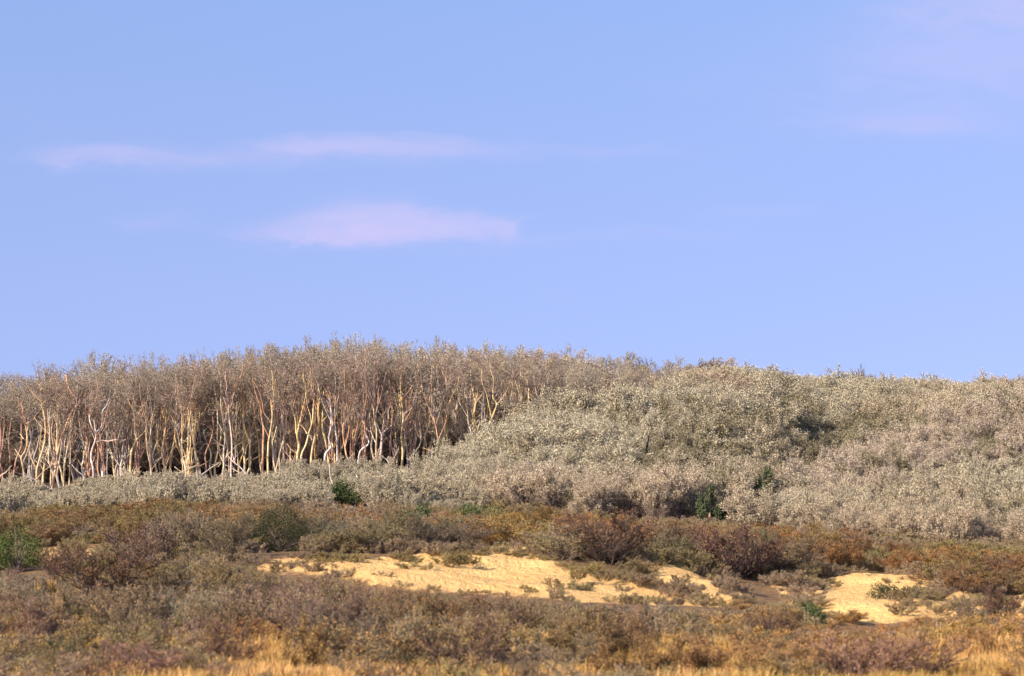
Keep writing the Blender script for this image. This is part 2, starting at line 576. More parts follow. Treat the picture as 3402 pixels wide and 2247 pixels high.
xs = axis(np.arange(-36, 36.1, 0.4), np.concatenate([-np.geomspace(37, 4000, 26), np.geomspace(37, 4000, 26)]))
ys = axis(np.concatenate([np.arange(54, 100, 0.3), np.arange(100, 210, 1.0)]), np.concatenate([np.linspace(-400, 53, 24), np.geomspace(212, 5000, 26)]))
X, Y = np.meshgrid(xs, ys)
Z = ground_z(X.ravel(), Y.ravel())
far = np.clip((Y.ravel() - 250) / 150, 0, 1)
nx, ny = len(xs), len(ys)
idx = np.arange(nx * ny).reshape(ny, nx)
Fq = np.stack([idx[:-1, :-1], idx[:-1, 1:], idx[1:, 1:], idx[1:, :-1]], axis=2).reshape(-1, 4)
SD = np.full(nx * ny, -5.0)
sel = (Y.ravel() > 66) & (Y.ravel() < 112) & (np.abs(X.ravel()) < 36)
SD[sel] = np.clip(sand_at(X.ravel()[sel], Y.ravel()[sel]) + 0.3 + 0.6 * smooth_noise(X.ravel()[sel], Y.ravel()[sel], 2.0, 15) + 0.7 * (X.ravel()[sel] > 8), -5, 5)
# small bumps of blown sand
Z[sel] += np.where(SD[sel] > 0, smooth_noise(X.ravel()[sel] + Y.ravel()[sel] * 0.7, Y.ravel()[sel] * 1.8, 1.0, 8) * 0.26 + smooth_noise(X.ravel()[sel] * 0.8 + Y.ravel()[sel] * 0.5, Y.ravel()[sel], 2.4, 9) * 0.42, 0)
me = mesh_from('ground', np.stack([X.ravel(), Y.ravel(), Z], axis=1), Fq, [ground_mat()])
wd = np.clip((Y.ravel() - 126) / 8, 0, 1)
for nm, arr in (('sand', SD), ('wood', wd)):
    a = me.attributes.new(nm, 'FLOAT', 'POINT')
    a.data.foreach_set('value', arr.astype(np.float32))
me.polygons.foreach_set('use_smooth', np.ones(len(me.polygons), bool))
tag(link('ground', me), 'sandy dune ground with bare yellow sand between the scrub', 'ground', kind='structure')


# ------------------------------------------------------------------ plants that grow
def grow(out, tips, p, d, L, r, lvl, cfg, R):
    n = cfg['nseg'][lvl]
    st = L / n
    top = lvl == len(cfg['nseg']) - 1
    wb, up = cfg['wob'][lvl], cfg['up'][lvl]
    for i in range(n):
        d = (d[0] + R.gauss(0, wb), d[1] + R.gauss(0, wb), d[2] + R.gauss(0, wb) + up)
        m = math.sqrt(d[0] ** 2 + d[1] ** 2 + d[2] ** 2) + 1e-9
        d = (d[0] / m, d[1] / m, d[2] / m)
        q = (p[0] + d[0] * st, p[1] + d[1] * st, p[2] + d[2] * st)
        r2 = max(r * (1 - 0.75 * (1.0 / n) * (1 + i) / (1 + i * 0.5)), cfg['rmin'])
        out.append((p, q, r, r2, lvl))
        if top:
            tips.append(q)
            if R.random() < 0.6:
                f = R.random()
                tips.append((p[0] + (q[0] - p[0]) * f, p[1] + (q[1] - p[1]) * f, p[2] + (q[2] - p[2]) * f))
        elif i >= cfg['first'][lvl]:
            k = int(cfg['kids'][lvl] + R.random())
            for _ in range(k):
                s = cfg['ang'][lvl]
                e = (d[0] + R.gauss(0, s), d[1] + R.gauss(0, s), d[2] + R.gauss(0, s * 0.6))
                grow(out, tips, q, e, L * cfg['ratio'][lvl] * (0.65 + 0.7 * R.random()) * (1 - 0.35 * i / n), r2 * 0.62, lvl + 1, cfg, R)
        p, r = q, r2
    if not top:
        for _ in range(2):
            s = cfg['ang'][lvl] * 0.6
            e = (d[0] + R.gauss(0, s), d[1] + R.gauss(0, s), d[2] + R.gauss(0, s * 0.5))
            grow(out, tips, p, e, L * cfg['ratio'][lvl] * 0.8, r * 0.7, lvl + 1, cfg, R)


def plant(name, seed, n_stems, height, lean, cfg, leaf, leaf_keep, mats, base_r=0.06, stem_r=0.02, droop_len=1.0, leaf_shape=(0.55, 0.0), leaf_mult=1, start=None, leaf_from=0.0):
    """(stem mesh, leaf mesh, both in one mesh) of one bush or crown that stands on the origin"""
    R = random.Random(seed)
    out, tips = [], []
    for k in range(n_stems):
        a = 2 * math.pi * (k + R.random() * 0.8) / n_stems
        t = lean * (0.15 + 0.85 * math.sqrt(R.random()))
        d = (math.cos(a) * math.sin(t), math.sin(a) * math.sin(t), math.cos(t))
        b = (math.cos(a) * base_r * R.random(), math.sin(a) * base_r * R.random(), start(R) if start else 0.0)
        L = height * (0.55 + 0.35 * R.random()) * (1 - 0.25 * t / max(lean, 0.1)) * droop_len
        grow(out, tips, b, d, L * cfg.get('main', 0.8), stem_r * (0.7 + 0.6 * R.random()), 0, cfg, R)
    thick = [s for s in out if s[4] == 0]
    thin = [s for s in out if s[4] > 0]
    V1, F1 = tubes(thick, 5)
    V2, F2 = tubes(thin, 3)
    VS, FS = np.concatenate([V1, V2]), np.concatenate([F1, F2 + len(V1)])
    T = np.array(tips)
    r = np.random.default_rng(seed)
    T = T[T[:, 2] > np.percentile(T[:, 2], 97) * leaf_from * r.uniform(0.7, 1.3, len(T))]
    T = np.repeat(T, leaf_mult, axis=0) + (r.normal(0, leaf * 0.8, (len(T) * leaf_mult, 3)) if leaf_mult > 1 else 0)
    T = T[r.random(len(T)) < leaf_keep]
    VL, FL = leaf_quads(T, leaf, leaf_shape[0], leaf_shape[1], seed)
    top = max(VS[:, 2].max(), 0.1)
    s = height / np.percentile(VS[:, 2], 99.5)
    VS, VL = VS * s, VL * s
    stem = mesh_from(name + '_stems', VS, FS, [mats[0]])
    fol = mesh_from(name + '_foliage', VL, FL, [mats[1]])
    return stem, fol, (VS, FS, VL, FL, mats)


def joined(name, data):
    VS, FS, VL, FL, mats = data
    return mesh_from(name, np.concatenate([VS, VL]), np.concatenate([FS, FL + len(VS)]), mats, np.concatenate([np.zeros(len(FS)), np.ones(len(FL))]))


CFG_BUSH = dict(nseg=[5, 4, 3], wob=[0.13, 0.17, 0.2], up=[0.10, 0.10, 0.07], first=[0, 0, 0], kids=[2.4, 2.0, 0], ang=[0.55, 0.6, 0.6], ratio=[0.46, 0.52, 0.5], rmin=0.0035)
CFG_THICK = dict(nseg=[5, 4, 3], wob=[0.13, 0.17, 0.2], up=[0.14, 0.14, 0.13], first=[0, 0, 0], kids=[2.3, 1.9, 0], ang=[0.55, 0.6, 0.6], ratio=[0.46, 0.5, 0.5], rmin=0.006)
CFG_CROWN = dict(nseg=[6, 4, 3], wob=[0.16, 0.2, 0.26], up=[0.13, 0.08, 0.03], first=[1, 0, 0], kids=[2.4, 2.1, 0], ang=[0.6, 0.62, 0.7], ratio=[0.42, 0.5, 0.5], rmin=0.007)

CROWNS = [plant('crown', 100 + i, 6, 3.4, 0.8, CFG_CROWN, 0.05, 0.9, (M_CROWN_TWIG, M_CROWN_BUD), 0.12, 0.035, start=lambda R: R.uniform(0, 0.9)) for i in range(5)]
BRUSH = [joined('brush_plant', plant('brush_plant', 150 + i, 7, 2.6, 0.7, CFG_CROWN, 0.05, 0.3, (M_BRUSH_TWIG, M_BRUSH_TWIG), 0.3, 0.03)[2]) for i in range(3)]
THICK = [joined('thicket_plant', plant('thicket_plant', 200 + i, 8, 2.1, 1.05, dict(CFG_THICK, wob=[0.15, 0.22, 0.28], up=[0.13, 0.10, 0.06]), 0.037, 0.8, (M_THICK_TWIG, M_THICK_BUD), 0.3, 0.018, leaf_from=0.3, leaf_mult=3)[2]) for i in range(5)]
def repainted(name, meshes, mats):
    out = []
    for me_ in meshes:
        c = me_.copy(); c.name = name
        for k_, m in enumerate(mats):
            c.materials[k_] = m
        out.append(c)
    return out


SHADED_OLIVE = repainted('shaded_olive_plant', THICK, (M_SHADED_OLIVE_TWIG, M_SHADED_OLIVE_BUD))  # same plants, with darker colours standing in for shade
ROSE = repainted('rosy_thicket_plant', THICK, (M_ROSE_TWIG, M_ROSE_BUD))
STEMMY = [joined('stemmy_plant', plant('stemmy_plant', 250 + i, 8, 2.5, 0.7, CFG_THICK, 0.046, 0.7, (M_ROSE_TWIG, M_THICK_BUD), 0.4, 0.026, leaf_from=0.62, leaf_mult=2)[2]) for i in range(3)]
SCRUB = [joined('scrub_plant', plant('scrub_plant', 300 + i, 8, 1.15, 1.0, CFG_THICK, 0.036, 0.8, (M_PALE_TWIG, M_PALE_BUD), 0.25, 0.011, leaf_from=0.3)[2]) for i in range(4)]
SCRUB.append(joined('scrub_plant', plant('scrub_plant', 310, 6, 1.45, 0.7, CFG_THICK, 0.036, 0.7, (M_PALE_TWIG, M_PALE_BUD), 0.3, 0.013, leaf_from=0.4)[2]))
BARE = [plant('bare_shrub', 400 + i, 10, 1.2, 0.95, CFG_BUSH, 0.024, 0.7, (M_HEATH_TWIG, M_HEATH_LEAF), 0.12, 0.012, leaf_from=0.45) for i in range(6)]
LIGHT = [plant('light_crown', 120 + i, 5, 3.4, 0.75, dict(CFG_CROWN, kids=[1.5, 1.25, 0]), 0.045, 0.9, (M_CROWN_TWIG, M_CROWN_BUD), 0.1, 0.03, start=lambda R: R.uniform(0, 0.5)) for i in range(5)]
LEAFY = [plant('leafy_shrub', 500 + i, 10, 1.1, 1.05, CFG_BUSH, 0.026, 0.9, (M_HEATH_TWIG, M_HEATH_LEAF), 0.15, 0.011, leaf_mult=2, leaf_from=0.4) for i in range(4)]
M_COVER_TWIG = plant_mat('cover_twigs', [(0.15, 0.11, 0.085), (0.27, 0.195, 0.145), (0.38, 0.28, 0.20)], 0.2, (0.95, 0.98, 0.66), 0.14)
M_COVER_LEAF = plant_mat('cover_leaves', [(0.28, 0.185, 0.10), (0.42, 0.28, 0.145), (0.54, 0.38, 0.19)], 0.2, (0.88, 1.0, 0.62), 0.14)
COVER = [joined('cover_plant', plant('cover_plant', 550 + i, 7, 0.62, 1.1, CFG_BUSH, 0.022, 0.5, (M_COVER_TWIG, M_COVER_LEAF), 0.12, 0.008, leaf_from=0.3)[2]) for i in range(4)]


# ------------------------------------------------------------------ stuff: one object whose plants are scattered by geometry nodes
def scatter(name, pts, rotz, scl, idx, variants, label, cat):
    src = bpy.data.collections.new(name + '_plants')
    for i, me in enumerate(variants):
        o = bpy.data.objects.new('%s_plant.%03d' % (name, i), me)
        src.objects.link(o)
    me = bpy.data.meshes.new(name)
    me.vertices.add(len(pts))
    me.vertices.foreach_set('co', np.asarray(pts, np.float32).ravel())
    for nm, typ, arr in (('rotz', 'FLOAT', rotz), ('pick', 'INT', idx)):
        a = me.attributes.new(nm, typ, 'POINT')
        a.data.foreach_set('value', np.asarray(arr, np.float32 if typ == 'FLOAT' else np.int32))
    a = me.attributes.new('size', 'FLOAT_VECTOR', 'POINT')
    a.data.foreach_set('vector', np.asarray(scl, np.float32).ravel())
    o = link(name, me)
    g = bpy.data.node_groups.new(name + '_scatter', 'GeometryNodeTree')
    g.interface.new_socket('Geometry', in_out='INPUT', socket_type='NodeSocketGeometry')
    g.interface.new_socket('Geometry', in_out='OUTPUT', socket_type='NodeSocketGeometry')
    N = lambda t: g.nodes.new(t)
    gi, go = N('NodeGroupInput'), N('NodeGroupOutput')
    ci = N('GeometryNodeCollectionInfo')
    ci.inputs['Collection'].default_value = src
    ci.inputs['Separate Children'].default_value = True
    ci.inputs['Reset Children'].default_value = True
    ip = N('GeometryNodeInstanceOnPoints')
    ip.inputs['Pick Instance'].default_value = True
    def attr(nm, typ):
        n = N('GeometryNodeInputNamedAttribute'); n.data_type = typ; n.inputs['Name'].default_value = nm
        return n.outputs['Attribute']
    cx = N('ShaderNodeCombineXYZ')
    g.links.new(attr('rotz', 'FLOAT'), cx.inputs[2])
    g.links.new(gi.outputs[0], ip.inputs['Points'])
    g.links.new(ci.outputs[0], ip.inputs['Instance'])
    g.links.new(attr('pick', 'INT'), ip.inputs['Instance Index'])
    g.links.new(cx.outputs[0], ip.inputs['Rotation'])
    g.links.new(attr('size', 'FLOAT_VECTOR'), ip.inputs['Scale'])
    g.links.new(ip.outputs[0], go.inputs[0])
    md = o.modifiers.new('scatter', 'NODES')
    md.node_group = g
    tag(o, label, cat, kind='stuff')
    return o


def region_points(y0, y1, p0, p1, gap, keep=None, seed=0):
    """jittered points of about one per gap x gap metres between two depths and two columns"""
    r = np.random.default_rng(seed)
    pts = []
    y = y0
    while y < y1:
        xa, xb = (p0 - 512) / F * y, (p1 - 512) / F * y
        x = xa
        while x < xb:
            pts.append((x + r.uniform(-0.5, 0.5) * gap, y + r.uniform(-0.5, 0.5) * gap))
            x += gap
        y += gap * 0.87
    P = np.array(pts)
    c = 512 + P[:, 0] / P[:, 1] * F
    if keep is not None:
        P = P[keep(c, P[:, 1])]
    return P


def do_scatter(name, P, scale, variants, label, cat, seed, squash=(0.85, 1.2), sink=0.05):
    r = np.random.default_rng(seed)
    n = len(P)
    z = ground_z(P[:, 0], P[:, 1]) - sink
    s = scale(P) if callable(scale) else scale
    s = s * r.uniform(0.8, 1.2, n)
    sc = np.stack([s * r.uniform(*squash, n), s * r.uniform(*squash, n), s], axis=1)
    return scatter(name, np.column_stack([P, z]), r.uniform(0, 6.28, n), sc, r.integers(0, len(variants), n), variants, label, cat)


RIDGE_X = [560, 600, 640, 700, 760, 800, 850, 900, 960, 1024, 1100]
RIDGE_Y = [350, 357, 361, 363, 364, 357, 363, 364, 368, 376, 382]
# where the hill thicket begins: everything beyond the heath, save the wood with the bare trunks
def hill_keep(c, y):
    front = np.interp(c, [395, 430, 480, 540, 620, 700, 820, 1024], [140, 136, 131, 127, 126, 125, 122, 113]) + 4.5 * smooth_noise(c / 28.0, y * 0, 1.0, 25)
    back = np.interp(c, [395, 430, 480, 520, 560, 600, 650, 700, 750, 1024], [136, 142, 145.5, 148.5, 152, 156, 160, 166, 192, 192])
    hole = (np.abs(c - 647) < 6) & (y > 136.5) & (y < 139) | ((np.abs(c - 709) < 52) & (y > 116) & (y < 126.2)) | ((np.abs(c - 709) < 26) & (y < 128.5)) | ((np.abs(c - 766) < 42) & (y > 125.5) & (y < 132.2))
    return (y > front) & (y < back) & (c > 400) & ~hole & ~kept_free(c, y)


P = region_points(110, 194, -60, 1130, 0.85, hill_keep, 1)
P = P[smooth_noise(P[:, 0], P[:, 1] * 0.7, 3.2, 26) > -0.36]
c_ = 512 + P[:, 0] / P[:, 1] * F
P = P[~((c_ > 770) & (c_ < 990) & (P[:, 1] > np.interp(c_, [770, 990], [145, 146])) & (P[:, 1] < 160) & (np.random.default_rng(19).random(len(P)) < 0.75))]
def sz(P):
    q = np.interp(P[:, 1], [112, 126, 134, 150, 165, 200], [0.66, 0.78, 0.88, 0.98, 0.95, 0.85]) * (1 + 0.35 * smooth_noise(P[:, 0], P[:, 1], 5.0, 21) + 0.3 * smooth_noise(P[:, 0], P[:, 1], 1.8, 23))
    q = np.where(P[:, 1] > 172, np.clip(q, 0.72, 0.98), q)
    q = q * np.interp(512 + P[:, 0] / P[:, 1] * F, [400, 450, 500], [0.45, 0.72, 1.0])
    tall = np.random.default_rng(8).random(len(P)) < 0.06
    q = np.where(tall & (P[:, 1] > 170), q * 1.2, q)
    top_ = np.interp(512 + P[:, 0] / P[:, 1] * F, RIDGE_X, RIDGE_Y) + np.random.default_rng(18).uniform(-3, 9, len(P)) - np.where(tall, 6, 0)
    cap_ = (row_z_all(top_, P[:, 1]) - ground_z(P[:, 0], P[:, 1])) / 2.2
    return np.where(P[:, 1] > 162, np.clip(cap_, 0.3, q), q)
c_ = 512 + P[:, 0] / P[:, 1] * F
front_ = (c_ > 425) & (c_ < 690) & (P[:, 1] < np.interp(c_, [425, 520, 700], [143, 136, 131])) & (np.random.default_rng(14).random(len(P)) < 0.75)
do_scatter('thicket_fringe', P[front_], lambda P: np.interp(512 + P[:, 0] / P[:, 1] * F, [425, 470, 540], [0.42, 0.62, 0.85]) + 0.3 * smooth_noise(P[:, 0], P[:, 1], 3.0, 28), STEMMY, 'taller bushes with bare stems along the lower edge of the hillside thicket', 'thicket', 38)
P = P[~front_]
c_ = 512 + P[:, 0] / P[:, 1] * F
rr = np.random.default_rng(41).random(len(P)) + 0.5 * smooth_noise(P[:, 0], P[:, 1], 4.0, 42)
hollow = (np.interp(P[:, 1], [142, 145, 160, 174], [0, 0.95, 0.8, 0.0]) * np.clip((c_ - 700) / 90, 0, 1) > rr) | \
         (np.interp(P[:, 1], [128, 133, 143, 150], [0, 0.6, 0.6, 0.0]) * np.clip((c_ - 600) / 60, 0, 1) * np.clip((830 - c_) / 60, 0, 1) > rr)  # plants that get the painted shade: the hollow and the lower slope
rosy = ~hollow & (np.interp(P[:, 1], [126, 132, 142, 144], [0, 0.85, 0.85, 0.0]) * np.clip((c_ - 800) / 50, 0, 1) > rr)
do_scatter('hollow_thicket', P[hollow], sz, SHADED_OLIVE, 'olive thicket in the hollow between the two swells, shade put into its colour', 'thicket', 43)
do_scatter('spur_thicket', P[rosy], sz, ROSE, 'rosy beige thicket on the near swell of the dune at the frame edge', 'thicket', 44)
P = P[~(hollow | rosy)]
do_scatter('hillside_thicket', P, sz, THICK, 'dense pale budding thicket covering the dune hill beside the bare trunks', 'thicket', 31)


def scrub_keep(c, y):
    front = np.interp(c, [-60, 100, 250, 330, 420, 480], [131, 129, 127, 124, 125, 128]) + 5 * smooth_noise(c / 30.0, y * 0, 1.0, 27)
    back = np.interp(c, [-110, 0, 100, 200, 300, 380, 430, 480], [138, 138.5, 141.5, 144.5, 146, 146, 140, 131])
    return (y > front) & (y < back) & (c < 480) & ~kept_free(c, y)


P = region_points(121, 150, -110, 480, 0.55, scrub_keep, 2)
do_scatter('pale_scrub', P, lambda P: 0.70 + 0.7 * smooth_noise(P[:, 0], P[:, 1], 3.0, 22) + 0.5 * smooth_noise(P[:, 0], P[:, 1], 1.1, 24), SCRUB, 'low pale grey scrub at the foot of the bare trunks', 'scrub', 32)


# ------------------------------------------------------------------ the wood
SKY_X = [-60, 0, 25, 50, 80, 105, 140, 200, 235, 262, 290, 318, 345, 375, 400, 430, 460, 480, 520, 553, 580, 600, 640, 700, 760, 1100]
SKY_Y = [375, 373, 371, 366, 360, 356, 358, 356, 350, 346, 340, 342, 338, 336, 344, 338, 344, 346, 347, 345, 350, 354, 359, 361, 364, 384]
P = region_points(157, 206, -100, 640, 1.4, lambda c, y: (c < np.interp(y, [157, 206], [520, 630])), 4)
cap = (row_z_all(np.interp(512 + P[:, 0] / P[:, 1] * F, SKY_X, SKY_Y) + 22, P[:, 1]) - ground_z(P[:, 0], P[:, 1])) / 2.6
SZ = np.minimum(np.interp(P[:, 1], [157, 166, 206], [0.8, 1.1, 1.6]), cap / 1.2)
do_scatter('wood_brush', P[SZ > 0.25], SZ[SZ > 0.25], BRUSH, 'tangle of brown brushwood filling the dark inside of the wood', 'brushwood', 35, (1.0, 1.5))
BARKS = {
    'ochre': (0.76, 0.55, 0.32), 'yellow': (0.86, 0.66, 0.34), 'white': (0.82, 0.76, 0.70), 'orange': (0.76, 0.45, 0.27), 'red': (0.58, 0.34, 0.25),
    'pink': (0.78, 0.61, 0.51), 'grey': (0.50, 0.44, 0.38), 'pale': (0.74, 0.62, 0.45), 'dark': (0.03, 0.028, 0.025),
}
KX = 0.11518
ORG = {1: 0.0, 2: 255.85, 3: 511.7}


def cpx(reg, p):
    """from the enlarged crop in which a trunk was traced to the 1024 wide frame"""
    return ORG[reg] + p[0] * KX, 325.08 + p[1] * KX


def limb(name, pxs, width, Y, parent, colour, R, to_ground=False, taper=0.55, wobble=0.25):
    pts = []
    for i, (px, py) in enumerate(pxs):
        yy = Y + (R.uniform(-wobble, wobble) if i else 0)
        pts.append(at(px, py, yy))
    if to_ground:
        b = pts[0].copy()
        g = gz(b.x, b.y) - 0.1
        while len(pts) > 2 and pts[1].z < g + 0.3:
            pts.pop(0)
        b = pts[0].copy()
        g = gz(b.x, b.y) - 0.1
        pts.insert(0, Vector((b.x + R.uniform(-0.1, 0.1), b.y, min(g, b.z - 0.15))))
    sp = spline(pts, 4)
    rad = [max(width * (1 - taper * i / (len(sp) - 1)), 0.012) for i in range(len(sp))]
    base = parent.location.copy() if parent is not None else Vector((0, 0, 0))
    V, Fc = chain_tube([p - base for p in sp], rad, 7)
    o = link(name, poly_mesh(name, [(V, Fc)], [M_BARK]), parent)
    o.color = rgba(BARKS[colour])
    return o, sp


crown_no = [0]


def add_crown(parent, foot, top_z, width, R, tint=(1, 1, 1), variants=CROWNS, unit=3.4):
    st, fo, _ = variants[crown_no[0] % len(variants)]
    crown_no[0] += 1
    c = link('crown', st, parent)
    f = link('buds', fo, c)
    h = max(top_z - foot.z, 1.2)
    c.location = foot - parent.location
    c.rotation_euler = (0, 0, R.uniform(0, 6.28))
    c.scale = (width / unit, width / unit, h / unit)
    c.color = f.color = rgba(tint)
    return c


